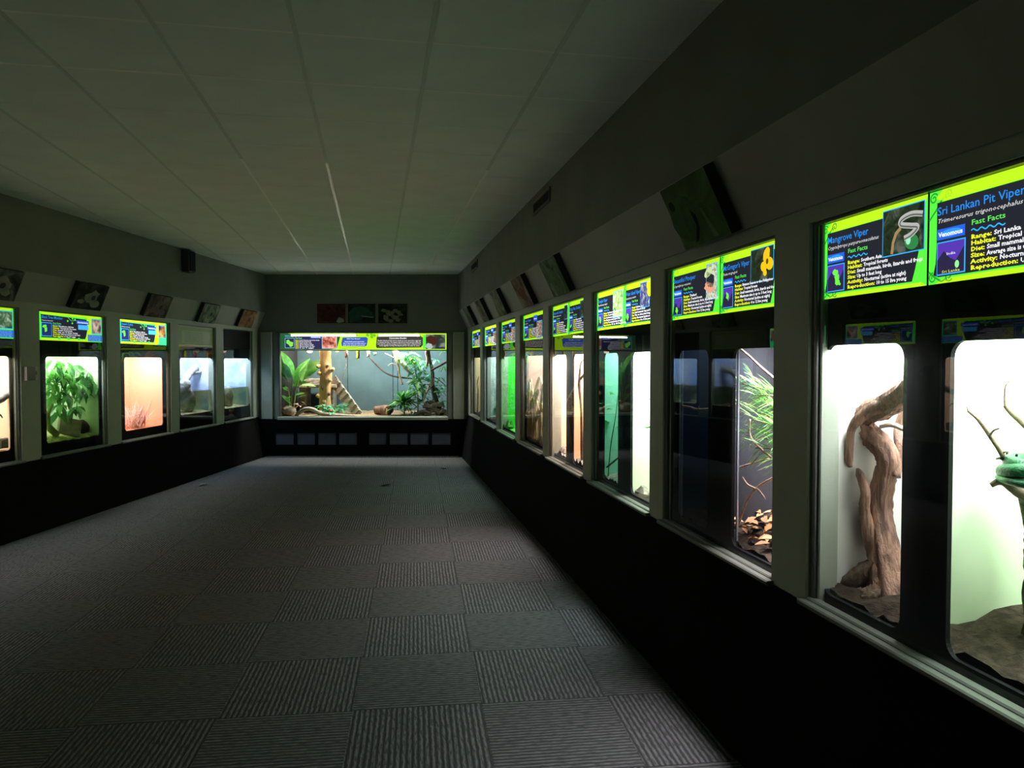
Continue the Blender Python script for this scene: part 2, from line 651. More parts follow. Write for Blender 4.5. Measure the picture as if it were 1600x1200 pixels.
# ================================================================== WINDOWS
def rrect(x0, x1, z0, z1, r, n=6):
    out = []
    for cx, cz, a0 in ((x1 - r, z0 + r, -90), (x1 - r, z1 - r, 0), (x0 + r, z1 - r, 90), (x0 + r, z0 + r, 180)):
        for k in range(n + 1):
            a = math.radians(a0 + 90 * k / n)
            out.append((cx + r * math.cos(a), cz + r * math.sin(a)))
    return out


PY = .05           # front face of the black viewing panels


def window(n, W, xl, xr, zb, views, r=.045, zsign=1.765):
    w = link('window_%d' % n, None, None, W.world((xl + xr) / 2, 0, zb), W.rz, 'structure')
    h = (xr - xl) / 2
    for s in (-1, 1):
        a, b = sorted((s * h, s * (h - .022)))
        MB().bbox((a, .012, .0), (b, .09, ZT - zb), .005).obj('jamb', M['frame'], w)
        a, b = sorted((s * (h - .022), s * (h - .034)))
        MB().bbox((a, .026, .0), (b, .09, ZT - zb), .004).obj('bead', M['post'], w)
    MB().bbox((-h, .01, ZT - zb - .012), (h, .09, ZT - zb), .004).obj('head_rail', M['frame'], w)
    s = MB()
    s.bbox((-h - .02, -.028, -.014), (h + .02, .0, .006), .005)
    s.obj('sill', M['sill'], w)
    MB().bbox((-h, .0, -.012), (h, .03, .014), .005).obj('glazing_rail', M['sill'], w)
    loops = [[(-h, .0), (h, .0), (h, zsign - zb + .01), (-h, zsign - zb + .01)]]
    cx = (xl + xr) / 2
    for (a, b, z0, z1) in views:
        loops.append(rrect(a - cx, b - cx, z0 - zb, z1 - zb, r))
    MB().prism(loops, PY, PY + .014).obj('viewing_panel', M['black'], w)
    g = MB()
    g.add([(-h, .03, .012), (h, .03, .012), (h, .03, zsign - zb), (-h, .03, zsign - zb)], [(0, 1, 2, 3)])
    g.obj('glass_pane', M['glass'], w)
    return w


def terrarium(W, x0, x1, z0, z1, dep, label, back, side=None, lamp=(1, 1, 1), power=8, group=None, lampy=.2, lining=None, tray=None, name='terrarium', lampsize=None, cat='terrarium', spread=None):
    """open fronted box behind a viewing panel: back, two sides, tray, lid, and a strip light under the lid"""
    y0, y1 = PY + .016, PY + .016 + dep
    cx = (x0 + x1) / 2
    t = thing(name, W, (cx, y0, z0), label, cat, group)
    h, H = (x1 - x0) / 2, z1 - z0
    side = side or back
    D = y1 - y0
    MB().box((-h - .02, D, -.03), (h + .02, D + .02, H)).obj('back_panel', back, t)
    for s in (-1, 1):
        a, b = sorted((s * h, s * (h + .02)))
        MB().box((a, 0, -.03), (b, D, H)).obj('side_panel', side, t)
    MB().box((-h, 0, -.03), (h, D, 0)).obj('tray', tray or M['black'], t)
    MB().box((-h - .02, 0, H), (h + .02, D + .02, H + .02)).obj('lid', M['black'], t)
    L = bpy.data.lights.new('strip_light', 'AREA')
    L.shape = 'RECTANGLE'
    L.size, L.size_y = lampsize or (2 * h * .8, .18)
    L.energy = power
    L.color = (lamp[0] * .92, lamp[1], lamp[2] * 1.12)
    if spread:
        L.spread = spread
    link('strip_light', L, t, (0, lampy, H - .012))
    return t


def local(t, W, p):
    """wall point -> coordinates of a thing made with thing()"""
    o = Vector(t.location) - W.world(0, 0, 0)
    return Vector((p[0] - o.dot(W.ex), p[1] - o.dot(W.ey), p[2] - o.z))


# ================================================================== BACKLIT SIGNS
GREEN, YG, BLUE, CYAN, DARK = (.10, .95, .05), (.50, .90, .015), (.02, .27, .85), (.03, .45, .95), (.018, .02, .028)
WHITE, YEL, BADGE, PURPLE = (.92, .92, .95), (.85, .92, .02), (.02, .12, .75), (.09, .04, .42)
TEXTS = []


class Sign:
    """a light box with prints laid over its face; u, v run 0..1 from the top left of the face"""
    def __init__(s, W, xl, xr, zb, zt, label, y=.034, face=GREEN, k=1.0, group=None, lit=True, cat='sign', depth=.03, name='information_sign'):
        s.W, s.w, s.h, s.k = W, xr - xl, zt - zb, k
        s.t = thing(name, W, ((xl + xr) / 2, y, zb), label, cat, group)
        MB().bbox((-s.w / 2, 0.002, 0), (s.w / 2, depth, s.h), .001).obj('light_box', M['black'], s.t)
        s.plate('face', [(0, 0), (1, 0), (1, 1), (0, 1)], face, 1, sampled=True)

    def xy(s, p):
        return ((p[0] - .5) * s.w, s.h * (1 - p[1]))

    def m(s, c, sampled=False):
        return c if isinstance(c, bpy.types.Material) else emit(c, s.k, sampled)

    def plate(s, name, pts, c, layer, parent=None, sampled=False):
        return MB().flat([s.xy(p) for p in pts], .002 - layer * .0006).obj(name, s.m(c, sampled), parent or s.t)

    def rect(s, name, u0, v0, u1, v1, c, layer, parent=None):
        return s.plate(name, [(u0, v0), (u1, v0), (u1, v1), (u0, v1)], c, layer, parent)

    def framed(s, name, u0, v0, u1, v1, rim, c, layer, b=.006):
        o = s.rect(name, u0, v0, u1, v1, rim, layer)
        bu, bv = b, b * s.w / s.h
        s.rect('picture_area', u0 + bu, v0 + bv, u1 - bu, v1 - bv, c, layer + 1, o)
        return o

    def ribbon(s, name, pts, wd, c, layer, parent=None):
        P = [Vector(s.xy(p)) for p in pts]
        vs, fs = [], []
        y = .002 - layer * .0006
        for i, p in enumerate(P):
            d = P[min(i + 1, len(P) - 1)] - P[max(i - 1, 0)]
            n = Vector((-d.y, d.x)).normalized() * wd / 2
            vs += [(p.x - n.x, y, p.y - n.y), (p.x + n.x, y, p.y + n.y)]
            if i:
                a = 2 * i
                fs.append((a - 2, a, a + 1, a - 1))
        return MB().add(vs, fs).obj(name, s.m(c), parent or s.t)

    def text(s, name, body, u, v, cap, c, layer=3, fit=None, maxu=None, bold=.0, slant=0.0, parent=None):
        """baseline left end at u, v; cap height as a share of the sign height; fit = width in u"""
        cu = bpy.data.curves.new(name, 'FONT')
        cu.body = body
        cu.size = cap * s.h / .69
        cu.offset = bold * cu.size
        cu.shear = slant
        cu.resolution_u = 2 if cap * s.h > .012 else 1
        o = bpy.data.objects.new(name, cu)
        COL.objects.link(o)
        TEXTS.append((o, name, s, u, v, layer, fit, maxu, s.m(c), parent or s.t))

    def ellipse(s, name, u, v, ru, rv, c, layer, parent=None, n=14, a=0, wob=0, seed=0):
        rnd = random.Random(seed)
        pts = []
        for i in range(n):
            t = 2 * math.pi * i / n
            k = 1 + wob * rnd.uniform(-1, 1)
            x, y = ru * math.cos(t) * k * s.w, rv * math.sin(t) * k * s.h
            pts.append((u + (x * math.cos(a) - y * math.sin(a)) / s.w, v + (x * math.sin(a) + y * math.cos(a)) / s.h))
        return s.plate(name, pts, c, layer, parent)

    def spiral(s, u, v, r, turns, a0, dirn=1, layer=2, wd=.004, c=(.02, .36, .03)):
        pts = []
        for i in range(18):
            t = i / 17
            a = a0 + dirn * turns * 2 * math.pi * t
            rr = r * (1 - .8 * t)
            pts.append((u + rr * math.cos(a) / s.w, v - rr * math.sin(a) / s.h))
        s.ribbon('vine_curl', pts, wd, c, layer)


def finish_texts():
    dg = bpy.context.evaluated_depsgraph_get()
    dg.update()
    for (o, name, s, u, v, layer, fit, maxu, m, parent) in TEXTS:
        me = bpy.data.meshes.new_from_object(o.evaluated_get(dg))
        xs = [q.co.x for q in me.vertices]
        if not xs:
            continue
        wmax = max(xs)
        k = 1.0
        if fit:
            k = fit * s.w / wmax
        elif maxu and wmax > (maxu - u) * s.w:
            k = (maxu - u) * s.w / wmax
        x0, z0 = s.xy((u, v))
        y = .002 - layer * .0006
        for q in me.vertices:
            q.co = (x0 + q.co.x * k, y, z0 + q.co.y)
        me.materials.clear()
        me.materials.append(m)
        link(name, me, parent)
    for t in TEXTS:
        cu = t[0].data
        bpy.data.objects.remove(t[0])
        bpy.data.curves.remove(cu)


def land(s, u0, v0, u1, v1, seed, layer, parent, c=(.15, .9, .05), n=2):
    rnd = random.Random(seed)
    for i in range(n):
        s.ellipse('map_land', u0 + (u1 - u0) * rnd.uniform(.3, .7), v0 + (v1 - v0) * rnd.uniform(.25, .75), (u1 - u0) * rnd.uniform(.12, .24), (v1 - v0) * rnd.uniform(.1, .25), c, layer, parent, 12, rnd.uniform(-.4, .4), .35, seed + i)


def species_panel(W, xl, xr, title, latin, facts, label, k=1.0, tw=.45, lw=.5, photo=(.62, .06, .98, .61), photomat=None, deco=None, mapn=2, mseed=1, badge='Venomous', maptext=None, group=None, curls=True, dim_badge=1.0):
    """one half of a double header: dark field, title, six facts, map and photograph"""
    s = Sign(W, xl, xr, 1.765, 2.022, label, k=k, group=group)
    s.plate('top_strip', [(.09, 0), (1, 0), (1, .02), (.97, .125), (.1, .125), (.045, .08)], YG, 2)
    s.plate('bottom_strip', [(.1, .95), (.45, .945), (.96, .955), (1, 1), (.05, 1)], YG, 2)
    s.plate('dark_field', [(.055, .13), (.955, .13), (.95, .45), (.935, .62), (.91, .8), (.885, .935), (.5, .93), (.07, .93), (.035, .9), (.05, .78), (.055, .6)], DARK, 3)
    s.text('title_lettering', title, .06, .27, .085, BLUE, 5, fit=tw, bold=.006)
    s.text('subtitle_lettering', latin, .06, .355, .045, (.75, .75, .75), 5, fit=lw, slant=.25)
    b = s.rect('badge', .06, .42, .245, .535, BADGE, 4)
    s.ellipse('badge_oval', .155, .475, .07, .04, (.03, .3, .95), 5, b)  # lighter blue oval printed on the badge
    s.text('badge_lettering', badge, .072, .505, .048, WHITE, 6, fit=.16, bold=.03, parent=b)
    f = s.framed('map_box', .06, .56, .25, .915, CYAN, PURPLE if mapn else (.02, .03, .14), 4)
    s.plate('map_sea', [(.066, .75), (.11, .66), (.15, .74), (.19, .78), (.244, .64), (.244, .9), (.066, .9)], (.025, .02, .06), 6, f)
    if not maptext:
        land(s, .066, .57, .244, .9, mseed, 7, f, n=mapn)
    else:
        s.ellipse('map_land', .2, .82, .014, .04, (.3, .95, .3), 7, f)
    if maptext:
        s.text('map_lettering', maptext, .1, .895, .028, YEL, 8, fit=.12, parent=f)
        s.text('map_lettering', 'India', .13, .71, .028, WHITE, 8, fit=.06, parent=f)
    s.text('heading_lettering', 'Fast Facts', .285, .45, .052, (.12, .85, .1), 5, fit=.2, bold=.01)
    s.ribbon('wavy_underline', [(.285 + .2 * i / 24, .505 - .013 * math.sin(i * 1.05)) for i in range(25)], .0035, CYAN, 5)
    for i, (a, bb, wl, wv) in enumerate(facts):
        v = .592 + i * .0625
        s.text('label_lettering', a, .285, v, .043, YEL, 5, fit=wl, bold=.035)
        s.text('fact_lettering', bb, .285 + wl + .012, v, .043, WHITE, 5, fit=wv, bold=.028)
    p = s.framed('photo_print', *photo, CYAN, photomat or emit_noise('snake_photo', [(.01, .015, .01), (.03, .06, .02), (.25, .25, .2)], 18, k, mseed), 4)
    if deco:
        deco(s, p)
    if curls:
        s.spiral(.03, .075, .016, 1.4, 0.5, wd=.005)
        s.spiral(.135, .06, .014, 1.3, -2.2, -1, wd=.005)
        s.ribbon('vine_stem', [(.0, .30), (.02, .26), (.05, .2), (.08, .12), (.115, .06)], .006, (.02, .36, .03), 2)
        s.spiral(.03, .93, .015, 1.4, 1.5, wd=.005)
        s.spiral(.14, .935, .014, 1.3, -.5, -1, wd=.005)
        s.ribbon('vine_stem', [(.0, .86), (.04, .92), (.09, .98), (.13, .95)], .006, (.02, .36, .03), 2)
    return s


def wide_panel(W, xl, xr, title, latin, label, k=1.0, photomat=None, badge='Venomous', zb=1.752, zt=2.022, rows=(.3, .34, .28, .36, .4, .33), deco=None, mseed=3, bluebox=True, group=None, face=GREEN, cyanbox=True, tw=.3):
    """single full-width header over one exhibit"""
    s = Sign(W, xl, xr, zb, zt, label, k=k, group=group, face=face)
    s.plate('top_strip', [(.03, 0), (.97, 0), (.95, .085), (.06, .085)], YG, 2)
    s.plate('bottom_strip', [(.05, .92), (.8, .92), (.78, 1), (.04, 1)], YG, 2)
    s.plate('side_strip', [(.74, .05), (.82, .05), (.82, .95), (.72, .95)], YG, 2)
    s.plate('dark_field', [(.045, .09), (.73, .15), (.745, .5), (.72, .8), (.7, .9), (.05, .9), (.055, .5)], DARK, 3)
    s.text('title_lettering', title, .055, .23, .1, BLUE, 5, fit=tw, bold=.008)
    s.text('subtitle_lettering', latin, .055, .32, .045, (.75, .75, .75), 5, fit=.16, slant=.2)
    b = s.rect('badge', .565, .2, .765, .34, BADGE, 6)
    s.text('badge_lettering', badge, .58, .305, .06, WHITE, 8, fit=.17, bold=.03, parent=b)
    if cyanbox:
        s.rect('note_box', .59, .37, .755, .55, (.08, .5, .95), 6)
    f = s.framed('map_box', .05, .37, .195, .86, CYAN, (.02, .03, .14), 4)
    land(s, .056, .4, .19, .83, mseed, 6, f)
    s.text('heading_lettering', 'Fast Facts', .21, .4, .05, (.12, .85, .1), 5, fit=.12, bold=.01)
    s.ribbon('wavy_underline', [(.21 + .12 * i / 16, .435 - .012 * math.sin(i * 1.3)) for i in range(17)], .0035, CYAN, 5)
    labs = ['Range:', 'Habitat:', 'Diet:', 'Size:', 'Activity:', 'Reproduction:']
    vals = ['Southern Africa', 'Tropical forests', 'Small mammals', 'Up to 5 feet long', 'Diurnal (active in the day)', '6 to 14 eggs']
    for i, r in enumerate(rows):
        v = .5 + i * .072
        wl = .012 * len(labs[i])
        s.text('label_lettering', labs[i], .21, v, .046, YEL, 5, fit=wl, bold=.03)
        s.text('fact_lettering', vals[i], .22 + wl, v, .046, WHITE, 5, fit=max(.06, r - wl), bold=.02)
    p = s.framed('photo_print', .81, .1, .975, .68, CYAN, photomat, 5)
    if deco:
        deco(s, p)
    if bluebox:
        q = s.rect('note_panel', .745, .72, .985, .97, (.03, .16, .62), 5)
        for i in range(4):
            s.text('note_lettering', ['The only monitor that', 'lives up in the trees and', 'hunts among the high', 'branches by day'][i], .76, .775 + i * .056, .035, (.35, .7, .95), 6, fit=.2, parent=q)
    # hanging vine with leaves from the top edge
    s.ribbon('vine_stem', [(.42, .05), (.44, .14), (.48, .24), (.52, .24), (.55, .12), (.57, .05)], .004, (.15, .75, .35), 5)
    for (a, c) in ((.43, .26), (.5, .33), (.505, .16), (.545, .2)):
        s.ellipse('vine_leaf', a, c, .012, .035, (.10, .85, .08), 6)
    for a in (.3, .44, .6):
        s.ellipse('vine_leaf', a, .91, .022, .05, (.08, .75, .08), 6)
    return s


# ---- right-hand windows (x = minus the distance along the wall) and their black viewing panels
VZ0, VZ1 = .735, 1.605


def vx(W, *pxs):
    return [W.at(p, 565, PY).x for p in pxs]


RV = {1: [vx(RW, 1290, 1412), [vx(RW, 1485)[0], -1.40]],
      2: [vx(RW, 1058, 1107), [vx(RW, 1145)[0], -2.72]],
      3: [vx(RW, 942.4, 966), [vx(RW, 986)[0], -4.04]],
      4: [vx(RW, 865.7, 885), [vx(RW, 894.6)[0], -5.41]],
      5: [[vx(RW, 821)[0], -6.78]], 6: [[vx(RW, 786)[0], -8.16]], 7: [[vx(RW, 760)[0], -9.47]], 8: [[vx(RW, 740)[0], -10.92]]}
for k, (tn, tf) in enumerate(R_OPEN):
    xl, xr = -tf, -tn
    vs = []
    for a, b in RV[k + 1]:
        a = max(a, xl + .012)
        z0 = VZ0 if k < 4 else .745
        vs.append((a, min(b, xr - .012), z0, VZ1))
    RV[k + 1] = vs
    window(k + 1, RW, xl, xr, ZB, vs)
LV = {-1: (2.94, 3.83), 0: (4.28, 5.17), 1: (5.60, vx(LW, 16)[0]), 2: tuple(vx(LW, 71, 155)), 3: tuple(vx(LW, 194, 254.5)), 4: tuple(vx(LW, 281, 332.7)), 5: tuple(vx(LW, 350, 389.5))}
for k, (tn, tf) in enumerate(L_OPEN, -2):
    a, b = LV[k + 1]
    LV[k + 1] = (max(a, tn + .02), min(b, tf - .02), .755 if k < 3 else .842, 1.595)
    window(9 + k if k >= 0 else 17 + k, LW, tn, tf, .645, [LV[k + 1]], .04, 1.75)


def back(name, c, **k):
    return mat(name, c, .8, .15, k.pop('noise', .04), k.pop('nscale', 3), **k)


# ---- boxes: (window, viewport) -> terrarium
def rterr(k, i, label, bk, lamp, power, dep=.44, ml=.05, mr=.05, **kw):
    a, b, z0, z1 = RV[k][i]
    return terrarium(RW, a - ml, b + mr, z0 - .03, z1 + .17, dep, label, bk, lamp=lamp, power=power, group='vivaria behind the right-hand windows', **kw)


def lterr(k, label, bk, lamp, power, dep=.45, **kw):
    a, b, z0, z1 = LV[k]
    return terrarium(LW, a - .06, b + .06, z0 - .03, z1 + .17, dep, label, bk, lamp=lamp, power=power, group='vivaria behind the left-hand windows', **kw)


T = {}
T['1a'] = rterr(1, 0, 'white lined vivarium holding the twisted brown driftwood trunk', back('white_lining_cool', (.86, .87, .80)), (1, .98, .92), 17, ml=.03, mr=.03)
T['1b'] = rterr(1, 1, 'bright pale green vivarium holding the coiled green snake', back('pale_green_lining', (.80, .90, .66)), (.93, 1, .88), 21, ml=.125, dep=.5)
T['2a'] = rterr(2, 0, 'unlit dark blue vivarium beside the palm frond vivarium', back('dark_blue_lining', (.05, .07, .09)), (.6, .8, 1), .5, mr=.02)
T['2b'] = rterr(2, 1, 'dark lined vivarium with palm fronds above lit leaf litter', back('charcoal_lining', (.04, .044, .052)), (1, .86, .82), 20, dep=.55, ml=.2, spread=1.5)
T['3a'] = rterr(3, 0, 'mint green vivarium, dimmer of the pair under the Temple Viper sign', back('mint_lining', (.30, .62, .45)), (.75, 1, .85), 6)
T['3b'] = rterr(3, 1, 'glaring white to pale yellow vivarium with a dark rock on its floor', back('cream_green_lining', (.86, .92, .66)), (.92, 1, .9), 30)
T['4a'] = rterr(4, 0, 'white to peach vivarium, narrow and overexposed, sixth slot from the near end', back('peach_lining', (.95, .72, .52)), (1, .84, .78), 32)
T['4b'] = rterr(4, 1, 'peach wooden vivarium with a bare brown branch on its wall', back('peach_wood_lining', (.92, .66, .40), col2=(.80, .52, .30), nscale=3, stretch=(6, 6, .4)), (1, .86, .78), 24)
T['5'] = rterr(5, 0, 'tan pink vivarium filled with arching grassy leaves', back('tan_pink_lining', (.62, .46, .34), noise=.2), (1, .88, .78), 14)
T['6'] = rterr(6, 0, 'vivid lime green vivarium, the only all green box', back('vivid_green_lining', (.05, .62, .05)), (.8, 1, .75), 16)
T['7'] = rterr(7, 0, 'pale teal streaked vivarium second from the far end', back('pale_teal_lining', (.50, .60, .50), noise=.4, nscale=5, stretch=(4, 4, .7)), (.88, 1, .95), 14)
T['8'] = rterr(8, 0, 'plain ochre yellow vivarium in the far corner window', back('ochre_lining', (.62, .54, .30)), (1, .96, .82), 11)
T['L0'] = lterr(0, 'peach vivarium with one dark bough, next before the photo edge', back('soft_peach_lining', (.90, .62, .40)), (1, .95, .88), 16)
T['L-1'] = lterr(-1, 'plain pale green vivarium beyond the photo edge', back('soft_green_lining', (.66, .82, .58)), (.96, 1, .94), 13)
T['L1'] = lterr(1, 'white to peach vivarium cut by the photo edge on the left wall', back('warm_white_lining', (.95, .70, .46)), (1, .96, .9), 15)
T['L2'] = lterr(2, 'pale green vivarium crowded with umbrella plant leaves', back('sage_lining', (.52, .66, .38)), (.94, 1, .88), 17, lampy=.13)
T['L3'] = lterr(3, 'glowing orange vivarium with a pink straw tuft', back('orange_lining', (.93, .56, .36)), (1, .88, .78), 17, lampy=.13)
T['L4'] = lterr(4, 'blue white aquarium half filled with murky brown water', back('sky_blue_lining', (.20, .33, .72), col2=(.85, .88, .95), nscale=3.0), (.74, .86, 1), 13, lampy=.12, cat='aquarium', name='aquarium')
T['L5'] = lterr(5, 'blue white aquarium in the last window before the corner', back('sky_white_lining', (.24, .42, .80), col2=(.88, .93, .98), nscale=3.2), (.68, .84, 1), 14, lampy=.12, cat='aquarium', name='aquarium')


def content(name, W, base, label, cat, group=None):
    return thing(name, W, base, label, cat, group)


def L(t, W, pts):
    return [local(t, W, p) for p in pts]


def branch(t, W, name, pts, radii, m, n=7, k=6, rough=.12, seed=1, parent=None, ridges=0, flat=1.0):
    P = spline(L(t, W, pts), k)
    return MB().tube(P, lerps(radii, len(P)), n, rough, seed, flat=flat, ridges=ridges).obj(name, m, parent or t, smooth=True)


def R(px, py, d):
    return RW.at(px, py, d)


def leaf_mesh(name, Ln, wd, m, droop=.25, fold=.25, nseg=6, tipw=0.02, shape=1.0):
    """leaf lying along +y from its stalk, folded on the midrib and drooping at the tip"""
    mb = MB()
    vs, fs = [], []
    for i in range(nseg + 1):
        t = i / nseg
        w = wd / 2 * max(tipw, math.sin(math.pi * min(1, t ** shape * .98 + .02))) if 0 < i < nseg else wd * .03
        y, z = Ln * t, -droop * Ln * t * t
        vs += [(-w, y, z + fold * w), (0, y, z), (w, y, z + fold * w)]
        if i:
            a = 3 * i
            fs += [(a - 3, a - 2, a + 1, a), (a - 2, a - 1, a + 2, a + 1)]
    return mb.add(vs, fs).mesh(name, m, True)


def put_leaf(me, parent, p, yaw, pitch, s=1.0, roll=0.0, name='leaf'):
    o = link(name, me, parent)
    o.matrix_basis = Matrix.Translation(p) @ Euler((pitch, roll, yaw), 'XYZ').to_matrix().to_4x4() @ Matrix.Scale(s, 4)
    return o


def ground(t, name, x0, x1, y0, y1, z0, hgt, m, seed, W=None, n=14, slope=0.0):
    """uneven bedding on the tray of a box (box coordinates)"""
    rnd = random.Random(seed)
    mb = MB()
    vs, fs = [], []
    ny = 8
    for j in range(ny + 1):
        for i in range(n + 1):
            vs.append((x0 + (x1 - x0) * i / n, y0 + (y1 - y0) * j / ny, z0 + hgt * (.5 + .5 * rnd.random()) + slope * j / ny))
    for j in range(ny):
        for i in range(n):
            a = j * (n + 1) + i
            fs.append((a, a + 1, a + n + 2, a + n + 1))
    return mb.add(vs, fs).obj(name, m, t, smooth=True)


def bed(t, m, hgt=.04, seed=1, slope=.03):
    bx = [c for c in t.children if c.name.split('.')[0] == 'tray'][0].data
    xs = [q.co.x for q in bx.vertices]
    ys = [q.co.y for q in bx.vertices]
    return ground(t, 'bedding', min(xs) + .002, max(xs) - .002, .004, max(ys) - .002, .0, hgt, m, seed, slope=slope)


# ---- white lined box: big driftwood
bed(T['1a'], M['soil'], .05, 1, .06)
dw = content('driftwood_trunk', RW, R(1380, 935, .27), 'large twisted driftwood trunk with hooked branches against white lining', 'driftwood')
branch(dw, RW, 'trunk', [R(1392, 965, .22), R(1385, 880, .25), R(1375, 800, .26), R(1383, 745, .26), R(1388, 715, .26), R(1370, 688, .25), R(1348, 665, .24), R(1352, 648, .23), R(1380, 636, .22), R(1420, 612, .20), R(1455, 585, .2)],
       [.07, .05, .04, .034, .036, .037, .038, .038, .04, .044, .05], M['bark'], 28, 10, .1, 3, ridges=7)
branch(dw, RW, 'hooked_branch', [R(1390, 632, .2), R(1362, 640, .18), R(1342, 655, .165), R(1331, 672, .16), R(1328, 695, .16), R(1327, 718, .16), R(1329, 730, .16)], [.03, .022, .018, .015, .014, .014, .006], M['bark'], 10, 6, .08, 4, ridges=4)
branch(dw, RW, 'side_stub', [R(1378, 890, .25), R(1362, 845, .22), R(1352, 800, .2), R(1352, 770, .19), R(1344, 742, .185), R(1339, 732, .185)], [.036, .025, .017, .0155, .013, .004], M['bark'], 14, 8, .13, 5, ridges=5)
branch(dw, RW, 'rear_branch', [R(1398, 745, .27), R(1404, 705, .3), R(1402, 670, .32), R(1412, 640, .33)], [.02, .016, .014, .014], M['bark'], 8, 5, .1, 6)
branch(dw, RW, 'thin_branch', [R(1375, 667, .26), R(1395, 664, .28), R(1420, 674, .3)], [.007, .01, .008], M['greywood'], 6)
branch(dw, RW, 'root', [R(1378, 880, .24), R(1352, 895, .2), R(1330, 910, .17), R(1312, 915, .15)], [.036, .034, .03, .018], M['barkd'], 14, 6, .15, 8, ridges=5)
branch(dw, RW, 'root', [R(1382, 920, .22), R(1360, 935, .17), R(1335, 930, .14)], [.032, .035, .022], M['barkd'], 14, 6, .15, 9, ridges=5)
st = content('flat_stone', RW, R(1372, 938, .2), 'small pale flat stone beside the driftwood roots', 'stone')
MB().blob((0, 0, 0.0), (.035, .03, .016), 9, 6, .15, 2).obj('flat_stone_body', M['tan'], st, smooth=False)

# ---- pale green box: snake on twigs
bed(T['1b'], M['soil'], .06, 2, .10)
tw = content('bare_branch', RW, R(1600, 1000, .33), 'thin bare twigs rising behind the coiled snake', 'branch')
branch(tw, RW, 'stem', [R(1624, 1000, .3), R(1612, 860, .29), R(1592, 760, .27), R(1566, 710, .2), R(1545, 678, .17), R(1528, 655, .14), R(1512, 642, .115)], [.012, .011, .009, .007, .006, .005, .003], M['twig'], 7)
branch(tw, RW, 'twig', [R(1514, 643, .118), R(1510, 634, .116)], [.004, .002], M['twig'], 5)
branch(tw, RW, 'twig', [R(1546, 682, .17), R(1552, 673, .172), R(1562, 669, .175)], [.004, .003, .002], M['twig'], 5)
branch(tw, RW, 'twig', [R(1564, 708, .2), R(1570, 706, .2), R(1577, 706, .205)], [.005, .003, .002], M['twig'], 5)
branch(tw, RW, 'twig', [R(1572, 720, .21), R(1563, 716, .2), R(1556, 717, .19)], [.006, .004, .002], M['twig'], 5)
branch(tw, RW, 'stem', [R(1640, 700, .3), R(1600, 663, .26), R(1580, 645, .22), R(1570, 634, .2)], [.01, .009, .007, .005], M['twig'], 6)
branch(tw, RW, 'twig', [R(1571, 636, .2), R(1570, 618, .2), R(1573, 600, .2), R(1590, 588, .22)], [.004, .003, .002, .0015], M['twig'], 5)
branch(tw, RW, 'perch', [R(1548, 758, .18), R(1566, 752, .2), R(1590, 766, .23), R(1612, 778, .26)], [.007, .011, .016, .02], M['twig'], 7)
sk = M['snake'] = mat('snake_scales', (.06, .38, .10), .35, .5, .3, 60, .3, 150)
nt = sk.node_tree
wv = nt.nodes.new('ShaderNodeTexVoronoi')
wv.inputs['Scale'].default_value = 17
rr = nt.nodes.new('ShaderNodeValToRGB')
rr.color_ramp.elements[0].position, rr.color_ramp.elements[1].position = .25, .5
rr.color_ramp.elements[0].color, rr.color_ramp.elements[1].color = (.09, .42, .12, 1), (.010, .09, .03, 1)
nt.links.new(nt.nodes['Texture Coordinate'].outputs['Object'], wv.inputs['Vector'])
nt.links.new(wv.outputs['Distance'], rr.inputs[0])
nt.links.new(rr.outputs[0], nt.nodes['Principled BSDF'].inputs['Base Color'])
sn = content('pit_viper', RW, R(1590, 760, .25), 'green banded pit viper coiled on a perch in the pale green box', 'snake')
c0 = local(sn, RW, R(1612, 744, .25))
coil = []
for i in range(52):
    a = math.pi + i * .36
    r = .088 - .0009 * i
    coil.append((c0.x + r * math.cos(a), c0.y + r * .8 * math.sin(a), c0.z - .016 + .012 * math.sin(a * .5 + 1) + .0013 * i))
MB().tube(coil, lerps([.005, .014, .02, .022, .022, .02, .016, .011], 52), 12, 0.0, flat=1.0).obj('body', sk, sn, smooth=True)
hd = coil[-1]
MB().blob((hd[0] - .01, hd[1] - .02, hd[2] + .004), (.022, .03, .013), 10, 7, 0, 0).obj('head', sk, sn, smooth=True)
for s in (-1, 1):
    MB().blob((hd[0] - .01 + s * .016, hd[1] - .034, hd[2] + .012), (.004, .004, .004), 6, 5, 0, 0).obj('eye', M['black'], sn, smooth=True)
M['moss'] = mat('mossy_bark', (.06, .075, .03), .95, .1, .6, 14, 1.0, 40)
po = content('mossy_post', RW, R(1600, 1010, .30), 'mossy green stump under the coiled snake', 'stump')
branch(po, RW, 'stump', [R(1630, 1010, .3), R(1622, 900, .29), R(1618, 830, .28), R(1616, 785, .27)], [.06, .04, .03, .04], M['moss'], 14, 8, .28, 4)

# ---- dark blue box: a pale twig, a dim fern sprig
bed(T['2a'], M['soil'], .05, 4, .08)
tw = content('pale_twig', RW, R(1085, 640, .2), 'thin pale twig spanning the unlit dark blue box', 'branch')
branch(tw, RW, 'stem', [R(1066, 634, .075), R(1078, 636, .09), R(1090, 640, .1), R(1112, 639, .13)], [.005, .006, .008, .007], M['twigp'], 6)
branch(tw, RW, 'twig', [R(1092, 640, .1), R(1092, 635, .1)], [.004, .002], M['twigp'], 5)

